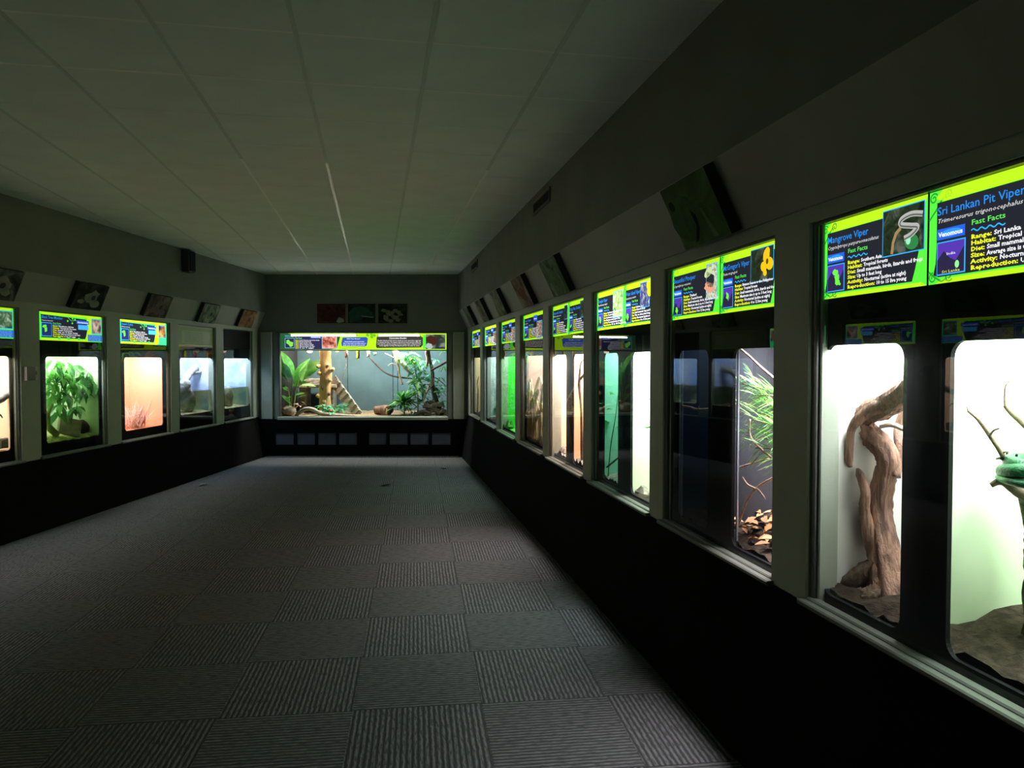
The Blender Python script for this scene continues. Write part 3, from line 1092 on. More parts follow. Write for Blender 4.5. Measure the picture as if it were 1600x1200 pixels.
# ---- palm frond box
bd = bed(T['2b'], M['soil'], .05, 5, .16)
rnd = random.Random(11)
mlit = [mat('dead_leaf_%d' % i, c, .8, .2, .3, 20) for i, c in enumerate([(.72, .34, .15), (.85, .55, .32), (.48, .24, .12)])]
lm = [leaf_mesh('dead_leaf', .07, .028, m, .3, .4, 4) for m in mlit]
t2 = T['2b']
hx = max(q.co.x for q in bd.data.vertices)
for i in range(190):
    x, y = rnd.uniform(-hx + .03, hx - .03), rnd.uniform(.04, .5)
    put_leaf(lm[i % 3], t2, (x, y, .05 + .16 * y / .55 + rnd.uniform(0, .03)), rnd.uniform(0, 6.28), rnd.uniform(-.3, .5), rnd.uniform(.6, 1.2), rnd.uniform(-.5, .5), 'dead_leaf')
pf = content('potted_palm', RW, R(1235, 800, .3), 'palm with thin arching fronds in the dark box', 'plant')
lf = leaf_mesh('leaflet', .17, .010, M['leaf'], .25, .5, 5)
lf2 = leaf_mesh('leaflet', .17, .009, M['leafy'], .2, .5, 5)
for fi, (p0, p1, p2, nl) in enumerate([((1245, 640, .3), (1205, 612, .22), (1160, 600, .16), 17), ((1245, 680, .3), (1205, 652, .22), (1160, 640, .16), 18), ((1245, 720, .3), (1210, 690, .23), (1165, 680, .17), 17), ((1245, 650, .32), (1208, 640, .25), (1170, 582, .18), 14), ((1240, 660, .3), (1215, 640, .26), (1195, 615, .22), 14), ((1245, 700, .3), (1215, 668, .2), (1175, 655, .14), 18), ((1245, 740, .28), (1215, 705, .2), (1180, 700, .15), 16), ((1245, 690, .32), (1220, 625, .24), (1180, 618, .17), 17)]):
    P = spline(L(pf, RW, [R(*p0), R(*p1), R(*p2)]), 8)
    MB().tube(P, lerps([.006, .004, .002], len(P)), 6).obj('frond_rib', M['leafy'], pf, smooth=True)
    for i in range(nl):
        f = .2 + .8 * i / nl
        q = f * (len(P) - 1)
        a, b = P[int(q)], P[min(int(q) + 1, len(P) - 1)]
        d = (b - a).normalized() if (b - a).length > 1e-6 else Vector((-1, 0, 0))
        pos = a.lerp(b, q - int(q))
        for s in (-1, 1):
            dirn = (d * .8 + Vector((0, -.15, s * .75)) + Vector((rnd.uniform(-.15, .15), rnd.uniform(-.3, .1), rnd.uniform(-.1, .1)))).normalized()
            yaw = math.atan2(-dirn.x, dirn.y)
            pit = math.asin(max(-1, min(1, dirn.z)))
            put_leaf(lf if (i + s) % 3 else lf2, pf, pos, yaw, pit, rnd.uniform(.6, 1.0) * (1.1 - .5 * f), rnd.uniform(-.6, .6), 'leaflet')
branch(pf, RW, 'stem', [R(1245, 840, .3), R(1247, 740, .3), R(1245, 640, .3)], [.014, .012, .008], M['leafy'], 7)
tw = content('forked_branch', RW, R(1160, 800, .3), 'thin forked pale branches propped up among the palm fronds', 'branch')
branch(tw, RW, 'stem', [R(1152, 825, .13), R(1164, 790, .15), R(1180, 765, .18), R(1205, 748, .22), R(1235, 735, .28)], [.008, .007, .006, .006, .005], M['twigp'], 7)
branch(tw, RW, 'twig', [R(1181, 764, .18), R(1168, 757, .165), R(1160, 745, .15)], [.006, .004, .003], M['twigp'], 5)
branch(tw, RW, 'twig', [R(1183, 763, .18), R(1192, 774, .18), R(1196, 780, .18)], [.005, .004, .002], M['twigp'], 5)
branch(tw, RW, 'stem', [R(1152, 731, .12), R(1172, 725, .15), R(1195, 718, .19), R(1225, 715, .25)], [.004, .0045, .005, .005], M['twigp'], 6)
branch(tw, RW, 'stem', [R(1154, 543, .1), R(1170, 556, .12), R(1187, 572, .14), R(1208, 590, .17), R(1240, 615, .22)], [.005, .005, .005, .006, .006], M['twigp'], 7)
branch(tw, RW, 'stem', [R(1172, 655, .13), R(1172, 680, .13), R(1185, 697, .15), R(1206, 716, .19)], [.004, .005, .006, .006], M['twigp'], 6)

# ---- temple viper pair
bed(T['3a'], M['stone'], .06, 6, .05)
pl = content('small_climber', RW, R(958, 700, .25), 'small green climbing plant in the mint green box', 'plant')
branch(pl, RW, 'stem', [R(950, 752, .09), R(954, 700, .09), R(962, 650, .095), R(966, 615, .1)], [.005, .004, .003, .002], M['leaf'], 5)
branch(pl, RW, 'stem', [R(948, 730, .085), R(958, 722, .09), R(966, 715, .1)], [.006, .007, .006], M['twig'], 5)
lf = leaf_mesh('leaf', .11, .05, M['leaf'], .3, .3)
for i, (px, py, yaw) in enumerate([(960, 616, 1.5), (963, 622, -.6), (956, 640, 1.9), (962, 668, -1.2), (952, 660, 1.6), (964, 640, -2.2)]):
    put_leaf(lf, pl, local(pl, RW, R(px, py, .095)), yaw, .2, .9, .3)
bed(T['3b'], M['soil'], .03, 7, .02)
rk = content('dark_rock', RW, R(1004, 785, .14), 'rough dark rock on the floor of the glaring pale box', 'rock')
MB().blob((.0, .0, .0), (.13, .06, .10), 12, 8, .2, 4).obj('rock_body', M['stone'], rk)
tw = content('sprig', RW, R(1005, 690, .1), 'two faint green sprigs on the pale yellow lining', 'plant')
branch(tw, RW, 'stem', [R(1018, 625, .11), R(1012, 622, .1)], [.004, .002], M['leaf'], 5)
branch(tw, RW, 'stem', [R(1018, 666, .11), R(1011, 668, .1), R(1006, 667, .095)], [.005, .004, .002], M['leaf'], 5)
# ---- peach pair
bed(T['4a'], M['stone'], .06, 8, .03)
rk = content('brown_rock', RW, R(882, 722, .11), 'brown rock at the foot of the narrow peach box', 'rock')
MB().blob((0, 0, .03), (.10, .05, .10), 11, 7, .2, 5).obj('rock_body', M['stone'], rk)
bed(T['4b'], M['stone'], .08, 9, .05)
tw = content('brown_branch', RW, R(906, 732, .09), 'bare dark brown branch on the peach wooden lining', 'branch')
branch(tw, RW, 'stem', [R(911, 738, .09), R(909, 690, .09), R(908, 640, .085), R(905, 600, .08), R(907, 575, .085)], [.02, .012, .008, .012, .006], M['barkd'], 7)
branch(tw, RW, 'twig', [R(907, 592, .085), R(911, 587, .09), R(914, 582, .1)], [.012, .009, .005], M['barkd'], 6)
branch(tw, RW, 'twig', [R(904, 604, .08), R(907, 570, .085), R(912, 562, .09)], [.008, .005, .003], M['barkd'], 6)
# ---- tan pink grass box
bed(T['5'], M['soil'], .05, 10, .04)
gr = content('arching_grass', RW, R(834, 692, .14), 'clump of arching strap leaves in the tan pink box', 'plant')
rg = random.Random(5)
for i in range(22):
    x0, x1 = rg.uniform(824, 850), rg.uniform(822, 851)
    yt = rg.uniform(588, 660)
    d0 = rg.uniform(.075, .12)
    branch(gr, RW, 'strap_leaf', [R(x0, 692, d0), R(x0 + (x1 - x0) * .3, (692 + yt) / 2 - 8, d0), R(x0 + (x1 - x0) * .75, yt, d0 + .01), R(x1, yt + rg.uniform(4, 16), d0 + .012), R(x1 + (x1 - x0) * .15, yt + rg.uniform(24, 40), d0 + .012)], [.010, .016, .015, .012, .003], M['strap'], 6, 5, .05, i, flat=.25)
lf = leaf_mesh('blade', .62, .04, M['strap'], .8, .3, 8, .15, .6)
for i in range(40):
    a = rnd.uniform(0, 6.28)
    put_leaf(lf, gr, (rnd.uniform(-.22, .28), rnd.uniform(-.03, .12), .0), rnd.choice([1, -1]) * rnd.uniform(.3, 1.5), rnd.uniform(.75, 1.4), rnd.uniform(.5, .95), rnd.uniform(-.3, .3), 'blade')
branch(gr, RW, 'dead_stem', [R(830, 695, .1), R(840, 686, .12), R(848, 680, .15)], [.01, .012, .01], M['twigp'], 6)
# ---- vivid green, teal, ochre
bed(T['6'], back('green_sand', (.10, .55, .08)), .03, 12, .02)
pl = content('moss_clump', RW, R(797, 668, .12), 'low mossy clump in the vivid lime green box', 'plant')
MB().blob((0, 0, .0), (.16, .05, .08), 12, 7, .3, 9).obj('moss', M['leaf'], pl)
bed(T['7'], M['soil'], .04, 13, .04)
pl = content('leafy_shoots', RW, R(769, 655, .14), 'upright grey green shoots in the pale teal box', 'plant')
lf = leaf_mesh('blade', .45, .05, M['leafb'], .4, .3, 6, .1, .7)
for i in range(14):
    put_leaf(lf, pl, (rnd.uniform(-.3, .35), rnd.uniform(-.04, .1), 0), rnd.choice([1, -1]) * rnd.uniform(.3, 1.5), rnd.uniform(.9, 1.45), rnd.uniform(.5, 1.2), 0, 'blade')
bed(T['8'], M['soil'], .03, 14, .02)
tw = content('slim_branch', RW, R(746, 645, .09), 'slim bare branch in the plain ochre box', 'branch')
branch(tw, RW, 'stem', [R(746, 647, .09), R(747, 612, .09), R(746, 598, .09), R(748, 588, .09)], [.012, .01, .008, .004], M['twig'], 6)


# ---- left-hand boxes
def Q(px, py, d):
    return LW.at(px, py, d)


bed(T['L1'], M['tan'], .03, 15, .02)
tw = content('grey_perch', LW, Q(0, 622, .3), 'pale grey perch across the white to peach box', 'branch')
branch(tw, LW, 'stem', [Q(-45, 640, .14), Q(-25, 633, .13), Q(0, 624, .12), Q(8, 619, .11), Q(15, 617, .1)], [.025, .028, .03, .032, .03], M['greywood'], 9, ridges=4)
branch(tw, LW, 'twig', [Q(-8, 650, .12), Q(0, 648, .12), Q(4, 653, .12)], [.006, .008, .004], M['twig'], 5)
rk = content('grey_block', LW, Q(0, 697, .12), 'small grey block on the floor of the white to peach box', 'stone')
MB().bbox((-.06, -.05, -.02), (.05, .05, .07), .012).obj('block', M['greywood'], rk)

bed(T['L2'], mat('leafy_bedding', (.45, .46, .16), .9, .1, .6, 40, .8, 50), .05, 16, .05)
um = content('umbrella_plant', LW, Q(88, 676, .26), 'umbrella plant with drooping leaf whorls in the pale green box', 'plant')
branch(um, LW, 'trunk', [Q(88, 678, .25), Q(78, 668, .24), Q(73, 650, .24), Q(77, 636, .24), Q(84, 615, .24), Q(97, 570, .24)], [.035, .033, .035, .03, .022, .014], M['leafy'], 10, 6, .1, 3)
branch(um, LW, 'trunk', [Q(107, 672, .3), Q(112, 630, .28), Q(120, 590, .28)], [.014, .012, .009], M['twig'], 7)
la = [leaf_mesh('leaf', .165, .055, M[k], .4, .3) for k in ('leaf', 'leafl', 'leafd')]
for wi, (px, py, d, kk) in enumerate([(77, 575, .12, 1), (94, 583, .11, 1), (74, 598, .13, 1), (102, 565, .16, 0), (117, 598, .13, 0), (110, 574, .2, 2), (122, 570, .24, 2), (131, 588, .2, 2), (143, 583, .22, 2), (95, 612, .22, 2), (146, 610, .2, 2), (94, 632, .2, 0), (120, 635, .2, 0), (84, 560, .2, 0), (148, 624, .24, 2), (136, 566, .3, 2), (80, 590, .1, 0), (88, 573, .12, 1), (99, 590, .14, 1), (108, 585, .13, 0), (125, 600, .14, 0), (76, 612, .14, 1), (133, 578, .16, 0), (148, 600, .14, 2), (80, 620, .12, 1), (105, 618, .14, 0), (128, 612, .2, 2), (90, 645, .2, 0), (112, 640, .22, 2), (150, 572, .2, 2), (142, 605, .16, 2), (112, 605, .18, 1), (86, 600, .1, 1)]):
    c = local(um, LW, Q(px, py, d))
    n = 7 if wi % 2 else 6
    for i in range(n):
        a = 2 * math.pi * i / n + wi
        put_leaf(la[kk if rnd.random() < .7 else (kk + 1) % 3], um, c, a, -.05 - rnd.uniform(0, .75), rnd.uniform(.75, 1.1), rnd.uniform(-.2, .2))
    stemtop = local(um, LW, Q(98, 600, .24)) if px < 112 else local(um, LW, Q(118, 600, .28))
    P = spline([c, (c + stemtop) / 2 + Vector((0, 0, .02)), stemtop], 4)
    MB().tube(P, .004, 5).obj('leaf_stalk', M['leaf'], um, smooth=True)
sl = content('tilted_stone_slab', LW, Q(108, 676, .17), 'pale flat slab tilted on the bedding below the umbrella plant', 'stone')
o = MB().bbox((-.11, -.012, -.02), (.11, .03, .17), .012).obj('slab', M['tan'], sl)
o.rotation_euler = (-.5, .3, -.7)
rk = content('dark_bark_hide', LW, Q(133, 672, .28), 'dark curved bark hide behind the tilted pale slab', 'hide')
MB().tube([(-.2, 0, .02), (-.05, 0, .03), (.1, .01, .02), (.22, .02, .0)], [.06, .085, .08, .06], 10, .15, 4).obj('bark_tube', M['barkd'], rk, smooth=True)

bed(T['L3'], back('orange_sand', (.75, .35, .2)), .03, 17, .02)
stt = content('straw_tuft', LW, Q(210, 674, .2), 'spiky tuft of pale pink straw in the orange box', 'plant')
lf = leaf_mesh('straw_blade', .36, .018, M['straw'], .12, .4, 4, .3)
lf3 = leaf_mesh('straw_blade', .36, .018, mat('straw_deep_pink', (.90, .50, .48), .6, .3), .2, .4, 4, .3)
for i in range(170):
    put_leaf(lf if i % 3 else lf3, stt, (rnd.gauss(.02, .10), rnd.uniform(-.05, .06), rnd.uniform(-.02, .06)), rnd.uniform(0, 6.28), rnd.choice([1.5, 1.4, 1.25, 1.1, .9, .6]) + rnd.uniform(-.15, .1), rnd.uniform(.5, 1.0), 0, 'straw_blade')

wat = glass('murky_water', (.74, .76, .60), 1.33)
for k, nm in ((4, 'L4'), (5, 'L5')):
    t = T[nm]
    a, b, z0, z1 = LV[k]
    h = (b - a) / 2 + .058
    zw = 1.145 - (z0 - .03)
    MB().box((-h, .006, .004), (h, .44, zw)).obj('water', wat, t)
    bed(t, M['tan'], .035, 20 + k, .03)
    MB().add([(-h, .435, .02), (h, .435, .02), (h, .435, zw), (-h, .435, zw)], [(0, 1, 2, 3)]).obj('algae_backing', mat('algae_backing', (.30, .32, .16), .9, .1, .5, 9), t)
for i, (px, py, d, r, nm, lab) in enumerate([(294, 640, .22, (.13, .1, .17), 'stone', 'dark mossy rock standing in the murky aquarium water'), (322, 640, .25, (.14, .12, .22), 'tan', 'rusty tan rock under water beside the dark mossy rock'),
                                             (355, 632, .25, (.10, .1, .16), 'stone', 'dark rock under water in the last aquarium'), (384, 630, .28, (.09, .1, .17), 'tan', 'pale tan rock under water in the last aquarium')]):
    rk = content('submerged_rock', LW, Q(px, py, d), lab, 'rock', 'rocks in the aquaria')
    MB().blob((0, 0, r[2] * .75), r, 11, 8, .18, 30 + i).obj('rock_body', M[nm], rk, smooth=True)
lg = content('basking_log', LW, Q(300, 590, .3), 'bleached basking log leaning in the blue white aquarium', 'log')
branch(lg, LW, 'log', [Q(283, 608, .22), Q(292, 590, .25), Q(302, 578, .3), Q(318, 566, .34)], [.045, .05, .045, .04], M['greywood'], 10, 6, .2, 3)
branch(lg, LW, 'snag', [Q(300, 584, .28), Q(312, 582, .25), Q(322, 579, .24)], [.025, .02, .012], M['greywood'], 8, 5, .2, 4)
rk = content('pale_boulder', LW, Q(288, 608, .22), 'rounded grey boulder above the waterline beside the basking log', 'rock')
MB().blob((0, 0, .05), (.1, .09, .08), 10, 7, .18, 77).obj('rock_body', M['greywood'], rk, smooth=True)

# pale strips added for light caught by corner edges inside two viewing slots
for nm, px in (('2a', 1065), ('2b', 1152)):
    c = local(T[nm], RW, RW.at(px, 700, .075))
    MB().bbox((c.x - .006, .006, 0), (c.x + .006, .014, .98), .002).obj('corner_strip', mat('edge_glint_strip', (.75, .8, .9), .3, .6, metal=.6), T[nm])

tw = content('dark_bough', LW, Q(-190, 640, .3), 'dark crooked bough in the peach box before the photo edge', 'branch')
c = local(tw, LW, (4.72, .3, 1.25))
tw.location = LW.world(4.72, .3, 1.22)
MB().tube(spline([(-.47, 0, .05), (-.2, 0, -.02), (.1, .02, .04), (.3, .02, .14), (.46, .04, .16)], 5), [.02] * 21, 8, .15, 3).obj('bough', M['barkd'], tw, smooth=True)
for a, b in ((-.2, .12), (.1, .2), (.25, -.1)):
    MB().tube([(a, 0, .02), (a + .05, .01, .02 + b)], [.008, .003], 6).obj('twig', M['barkd'], tw, smooth=True)


# ================================================================== SIGNS OVER THE WINDOWS
FW = [('Range:', .125), ('Habitat:', .15), ('Diet:', .085), ('Size:', .085), ('Activity:', .16), ('Reproduction:', .275)]


def facts(vals, ws):
    return [(FW[i][0], vals[i], FW[i][1], ws[i]) for i in range(6)]


def split(px):
    return RW.at(px, 420, .034).x


def snake_deco(col, col2, path, wd=.02):
    def f(s, p):
        P = [Vector((a, b)) for a, b in path]
        s.ribbon('snake_print', [(q[0], q[1]) for q in spline([(a, b, 0) for a, b in path], 6)], wd, col, 7, p)
        if col2:
            s.ribbon('snake_print', [(q[0], q[1]) for q in spline([(a, b + .012, 0) for a, b in path], 6)], wd * .3, col2, 8, p)
    return f


def mangrove_deco(s, p):
    snake_deco((.42, .44, .40), (.12, .13, .12), [(.97, .2), (.88, .17), (.80, .2), (.79, .26), (.87, .3), (.93, .33), (.88, .4), (.82, .43)], .017)(s, p)
    s.ribbon('branch_print', [(.715, .58), (.725, .45), (.75, .35), (.79, .3)], .012, (.34, .22, .10), 7, p)
    s.ellipse('leaf_print', .88, .48, .06, .09, (.03, .22, .06), 6, p, a=.3)
    s.ellipse('leaf_print', .855, .46, .02, .05, (.35, .8, .5), 7, p)


def mcg_deco(s, p):
    for (a, b, c, d) in ((.82, .2, .05, .12), (.87, .33, .06, .1), (.78, .36, .05, .08), (.84, .13, .035, .06), (.80, .46, .03, .05)):
        s.ellipse('snake_print', a, b, c, d, (.85, .55, .01), 7, p, 12, .3)
    s.ellipse('snake_print', .835, .29, .02, .045, (.12, .07, .01), 8, p)


def wetar_deco(s, p):
    for (a, b, c, d) in ((.84, .16, .07, .1), (.86, .3, .07, .1)):
        s.ellipse('snake_print', a, b, c, d, (.72, .85, .01), 7, p, 12, .3)


def pit_deco(s, p):
    s.ellipse('snake_print', .83, .36, .09, .13, (.02, .025, .03), 7, p, 12, .5, .2, 3)
    s.ellipse('snake_print', .80, .22, .08, .08, (.55, .68, .35), 7, p, 12, -.3)
    s.ellipse('snake_print', .82, .49, .10, .08, (.75, .35, .22), 7, p, 12, .2, .2, 5)


brush = emit_noise('snake_photo_dark', [(.008, .01, .008), (.02, .035, .015), (.10, .11, .09)], 22, 1, 3)
pebble = emit_noise('snake_photo_pale', [(.10, .12, .08), (.45, .5, .35), (.7, .75, .6)], 60, 1, 4)
brown = emit_noise('reptile_photo_brown', [(.04, .02, .01), (.22, .14, .08), (.6, .5, .4)], 40, 1, 5)
greenp = emit_noise('snake_photo_green', [(.10, .35, .08), (.5, .75, .25), (.95, 1, .7)], 30, 1.2, 6)
yel = emit_noise('snake_photo_violet', [(.05, .06, .2), (.1, .12, .35), (.6, .65, .5)], 30, 1, 7)

m1, m2, m3, m4 = split(1449), split(1125), split(975.5), split(888.5)
G = 'species signs over the right-hand windows'
species_panel(RW, -2.408, m1 - .004, 'Mangrove Viper', 'Cryptelytrops purpureomaculatus',
              facts(['Southern Asia', 'Tropical forests', 'Small mammals, birds, lizards and frogs', 'Up to 3 feet long', 'Nocturnal (active at night)', '10 to 15 live young'], [.2, .23, .59, .24, .38, .27]),
              'backlit green sign titled Mangrove Viper', k=.95, tw=.43, lw=.53, photo=(.625, .05, .985, .6), photomat=brush, deco=mangrove_deco, mapn=3, mseed=2, group=G)
species_panel(RW, m1 + .004, -1.352, 'Sri Lankan Pit Viper', 'Trimeresurus trigonocephalus',
              facts(['Sri Lanka', 'Tropical forests', 'Small mammals, birds, lizards and frogs', 'Average size is up to 3 feet long', 'Nocturnal (active at night)', 'Up to 25 live young'], [.15, .25, .56, .42, .40, .3]),
              'backlit green sign titled Sri Lankan Pit Viper, cut by the photo edge', k=.95, tw=.53, lw=.52, photo=(.72, .4, .985, .93), photomat=brush, mapn=1, mseed=5, maptext='Sri Lanka', group=G)
species_panel(RW, -3.77, m2 - .004, 'Beautiful Pitviper', 'Cryptelytrops venustus',
              facts(['Thailand', 'Tropical forests', 'Small mammals, birds, lizards and frogs', 'Maximum size is up to 2 feet long', 'Nocturnal (active at night)', '8 to 12 live young'], [.14, .23, .6, .5, .4, .26]),
              'backlit green sign titled Beautiful Pitviper with a pale narrow photo', k=.95, tw=.48, lw=.38, photo=(.75, .07, .965, .72), photomat=pebble, deco=pit_deco, mapn=2, mseed=8, group=G)
species_panel(RW, m2 + .004, -2.70, "McGregor's Viper", 'Parias mcgregori',
              facts(['Batanes Islands in the Philippines', 'Tropical forests', 'Small mammals, birds, lizards and the like', 'Maximum size is up to 3 feet long', 'Nocturnal (active at night)', '4 to 12 live young'], [.5, .23, .62, .52, .42, .27]),
              "backlit green sign titled McGregor's Viper with a yellow snake photo", k=.95, tw=.48, lw=.27, photo=(.56, .05, .93, .58), photomat=brush, deco=mcg_deco, mapn=1, mseed=9, group=G)
species_panel(RW, -5.127, m3 - .003, 'Temple Viper', 'Tropidolaemus wagleri',
              facts(['Southeast Asia and the islands', 'Tropical forests', 'Small mammals, lizards and birds', 'Maximum size is up to 3 feet', 'Nocturnal (active at night)', '15 to 40 live young'], [.55, .25, .5, .5, .5, .5]),
              'bright sign titled Temple Viper with a washed out green photo', k=1.68, tw=.36, lw=.36, photo=(.62, .07, .965, .74), photomat=greenp, mapn=3, mseed=12, group=G)
species_panel(RW, m3 + .003, -4.02, 'Wetar Island Viper', 'Cryptelytrops insularis',
              facts(['Indonesia', 'Monsoon forest', 'Small mammals, frogs and lizards', 'Two to three feet long', 'Nocturnal (active at night)', '4 to 15 live young'], [.22, .28, .6, .5, .55, .36]),
              'bright sign titled Wetar Island Viper with a yellow snake photo', k=1.51, tw=.5, lw=.36, photo=(.56, .05, .86, .62), photomat=yel, deco=wetar_deco, mapn=2, mseed=14, group=G)
species_panel(RW, -6.466, m4 - .003, "Ashcroft's Adder", 'Bitis species',
              facts(['West Africa', 'Forests', 'Small mammals and birds', 'Up to four feet', 'Nocturnal (active at night)', '10 to 40 live young'], [.3, .25, .45, .4, .5, .36]),
              'backlit sign of two over the peach boxes, half further from the camera', k=.9, tw=.62, lw=.5, photo=(.76, .05, .95, .5), photomat=brush, mapn=1, mseed=16, group=G)
species_panel(RW, m4 + .003, -5.384, 'King Rat Snake', 'Elaphe carinata',
              facts(['East Asia', 'Grassland', 'Small mammals and other snakes', 'Up to eight feet long', 'Diurnal (active by day)', '6 to 12 eggs in a clutch'], [.3, .3, .6, .5, .55, .5]),
              'backlit sign of two over the peach boxes, half nearer the camera', k=.9, tw=.62, lw=.22, photo=(.66, .05, .86, .55), photomat=brush, mapn=2, mseed=18, group=G)
for (tn, tf), ttl, lat, lab, k, sd in ((R_OPEN[4], 'Tree Viper', 'Atheris squamigera', 'backlit sign with a brown photo strip over the tan pink box', .8, 21),
                                      (R_OPEN[5], 'Bush Viper', 'Atheris hispida', 'backlit sign with a blue badge over the vivid lime green box', .85, 23),
                                      (R_OPEN[6], 'Reed Snake', 'Bothrochilus boa', 'whitest glaring backlit sign over the pale teal box', 1.9, 25),
                                      (R_OPEN[7], 'Corn Snake', 'Elaphe guttata', 'small backlit sign over the plain ochre box by the corner', 1.05, 27)):
    s = species_panel(RW, -tf + .022, -tn - .022, ttl, lat, facts(['Central Africa', 'Rain forest', 'Mammals, frogs', 'Two feet', 'Nocturnal', 'Live young'], [.3, .3, .3, .26, .22, .2]), lab, k=k, tw=.32, lw=.17,
                      photo=(.63, .33, .86, .97), photomat=brown, mapn=1, mseed=sd, group=G, curls=False)
    b = s.rect('badge', .5, .1, .66, .32, BADGE, 6)
    s.text('badge_lettering', 'Venomous', .515, .25, .06, WHITE, 8, fit=.12, bold=.03, parent=b)

tree = emit_noise('lizard_photo_brown', [(.05, .04, .03), (.42, .3, .22), (.75, .6, .5)], 14, .8, 9)
fro = emit_noise('lizard_photo_green', [(.01, .03, .01), (.1, .2, .1), (.5, .6, .5)], 16, .8, 10)
warm = emit_noise('snake_photo_warm', [(.02, .02, .1), (.55, .25, .05), (1, .85, .35)], 12, 1.2, 11)
G = 'species signs over the left-hand windows'
wide_panel(LW, 2.86, 3.89, 'Green Gecko', 'Phelsuma', 'backlit sign over the plain pale green box beyond the photo edge', k=.8, photomat=fro, group=G)
wide_panel(LW, 4.20, 5.23, 'Desert Boa', 'Eryx jaculus', 'backlit sign over the peach box with the dark bough', k=.8, photomat=warm, group=G)
wide_panel(LW, 5.54, 6.57, 'Tree Boa', 'Corallus species', 'backlit sign cut by the photo edge on the left wall', k=.8, photomat=fro, group=G)
wide_panel(LW, 6.875, 7.91, 'Black Tree Monitor', 'Varanus beccarii', 'backlit sign titled Black Tree Monitor', k=.85, photomat=tree, badge='Nonvenomous', group=G)
wide_panel(LW, 8.21, 9.28, 'Desert Cobra', 'Walterinnesia', 'bright bluish white backlit sign over the glowing orange box', k=1.6, photomat=warm, bluebox=False, tw=.22, face=(.05, .9, .25), group=G)
# the two last headers are not lit
s = Sign(LW, 9.54, 10.59, 1.74, 2.022, 'dark unlit pale green sign over the first aquarium', face=mat('faded_green_print', (.34, .42, .2), .5, .3), cat='sign')
pg = mat('faded_panel_print', (.46, .52, .36), .5, .3)
ltx = mat('faded_lettering', (.2, .24, .16), .5, .3)
s.rect('text_panel', .12, .22, .9, .82, pg, 2)
for i in range(6):
    s.text('fact_lettering', ['Turtles of the river banks', 'They bask on logs and rocks', 'Diet: fish, snails and plants', 'Size: up to one foot long', 'Activity: active in the day', 'Reproduction: lays eggs'][i], .2, .33 + .085 * i, .05, ltx, 4, fit=.5)
s.rect('edge_strip', .0, .88, 1, 1, mat('faded_yellow_print', (.5, .52, .2), .4, .4), 2)
s.rect('edge_strip', .0, .0, 1, .06, pg, 2)
bp = thing('blank_header_panel', LW, (11.41, .034, 1.74), 'blank black header panel over the last aquarium', 'panel')
MB().bbox((-.52, 0, 0), (.52, .03, .285), .004).obj('blank_panel', M['black'], bp)

# ================================================================== END WALL EXHIBIT
w = link('window_14', None, None, EW.world(-2.44, 0, .6), 0, 'structure')
for s_ in (-1, 1):
    a, b = sorted((s_ * 1.39, s_ * 1.365))
    MB().bbox((a, -.012, .03), (b, .06, 1.43), .005).obj('jamb', M['frame'], w)
MB().bbox((-1.42, -.03, 1.41), (1.42, .06, 1.44), .004).obj('head_rail', M['frame'], w)
MB().bbox((-1.39, .0, 1.125), (1.39, .06, 1.14), .004).obj('rail', M['frame'], w)
MB().bbox((-1.39, -.012, .03), (1.39, .06, .047), .004).obj('glazing_rail', M['sill'], w)
MB().add([(-1.37, .03, .045), (1.37, .03, .045), (1.37, .03, 1.13), (-1.37, .03, 1.13)], [(0, 1, 2, 3)]).obj('glass_pane', M['glass'], w)

s = Sign(EW, -3.806, -1.074, 1.742, 2.008, 'long backlit yellow green sign across the top of the end wall exhibit', y=.022, face=YG, k=.95, cat='sign')
s.plate('dark_edge', [(0, 0), (.045, 0), (.12, .15), (.36, .2), (.34, .93), (.3, 1), (0, 1)], (.02, .10, .03), 1.5)
s.rect('text_panel', .085, .16, .25, .97, (.03, .03, .09), 2)
f = s.framed('map_box', .027, .28, .085, .9, (.25, .5, .7), (.02, .03, .08), 2, b=.0025)
s.plate('map_land', [(.037, .42), (.05, .38), (.06, .5), (.078, .55), (.074, .78), (.06, .84), (.05, .7), (.036, .6)], (.25, .75, .08), 4, f)
s.text('title_lettering', 'Northern Caiman Lizard', .028, .2, .11, (.1, .5, .8), 4, fit=.055, bold=.02)
s.text('heading_lettering', 'Fast Facts', .09, .33, .09, (.2, .8, .3), 4, fit=.04, bold=.02)
b = s.rect('badge', .18, .16, .248, .3, BADGE, 3)
s.text('badge_lettering', 'Nonvenomous', .186, .27, .08, WHITE, 5, fit=.055, bold=.03, parent=b)
for i, (a, c, wd_) in enumerate((('Range:', 'South America, east of the Andes', .12), ('Habitat:', 'Flooded swamp forests', .07), ('Diet:', 'Snails, insects, crabs', .075), ('Size:', 'Up to 4 feet in length', .085), ('Activity:', 'Diurnal (active by day)', .09), ('Reproduction:', '5 to 7 eggs', .085))):
    s.text('label_lettering', a, .09, .45 + i * .095, .062, YEL, 4, fit=.022, bold=.03)
    s.text('fact_lettering', c, .115, .45 + i * .095, .062, WHITE, 4, fit=wd_, bold=.02)
red = emit_noise('lizard_photo_red', [(.12, .03, .02), (.65, .18, .12), (.95, .6, .5)], 14, .95, 12)
s.framed('photo_print', .25, .15, .34, .93, (.55, .65, .75), red, 3, b=.003)
bl = s.plate('blue_panel', [(.375, .25), (.515, .22), (.527, .3), (.52, .74), (.51, .8), (.37, .78), (.366, .6)], (.03, .10, .45), 2)
for i, (tx, v, u0, fw) in enumerate((('Did You Know?', .36, .4, .08), ('Caiman lizards spend much of their', .53, .385, .12), ('lives in the water and climb trees to', .64, .378, .135), ('bask over streams and ponds', .75, .378, .13))):
    s.text('note_lettering', tx, u0, v, .065, WHITE, 4, fit=fw, bold=.02, parent=bl)
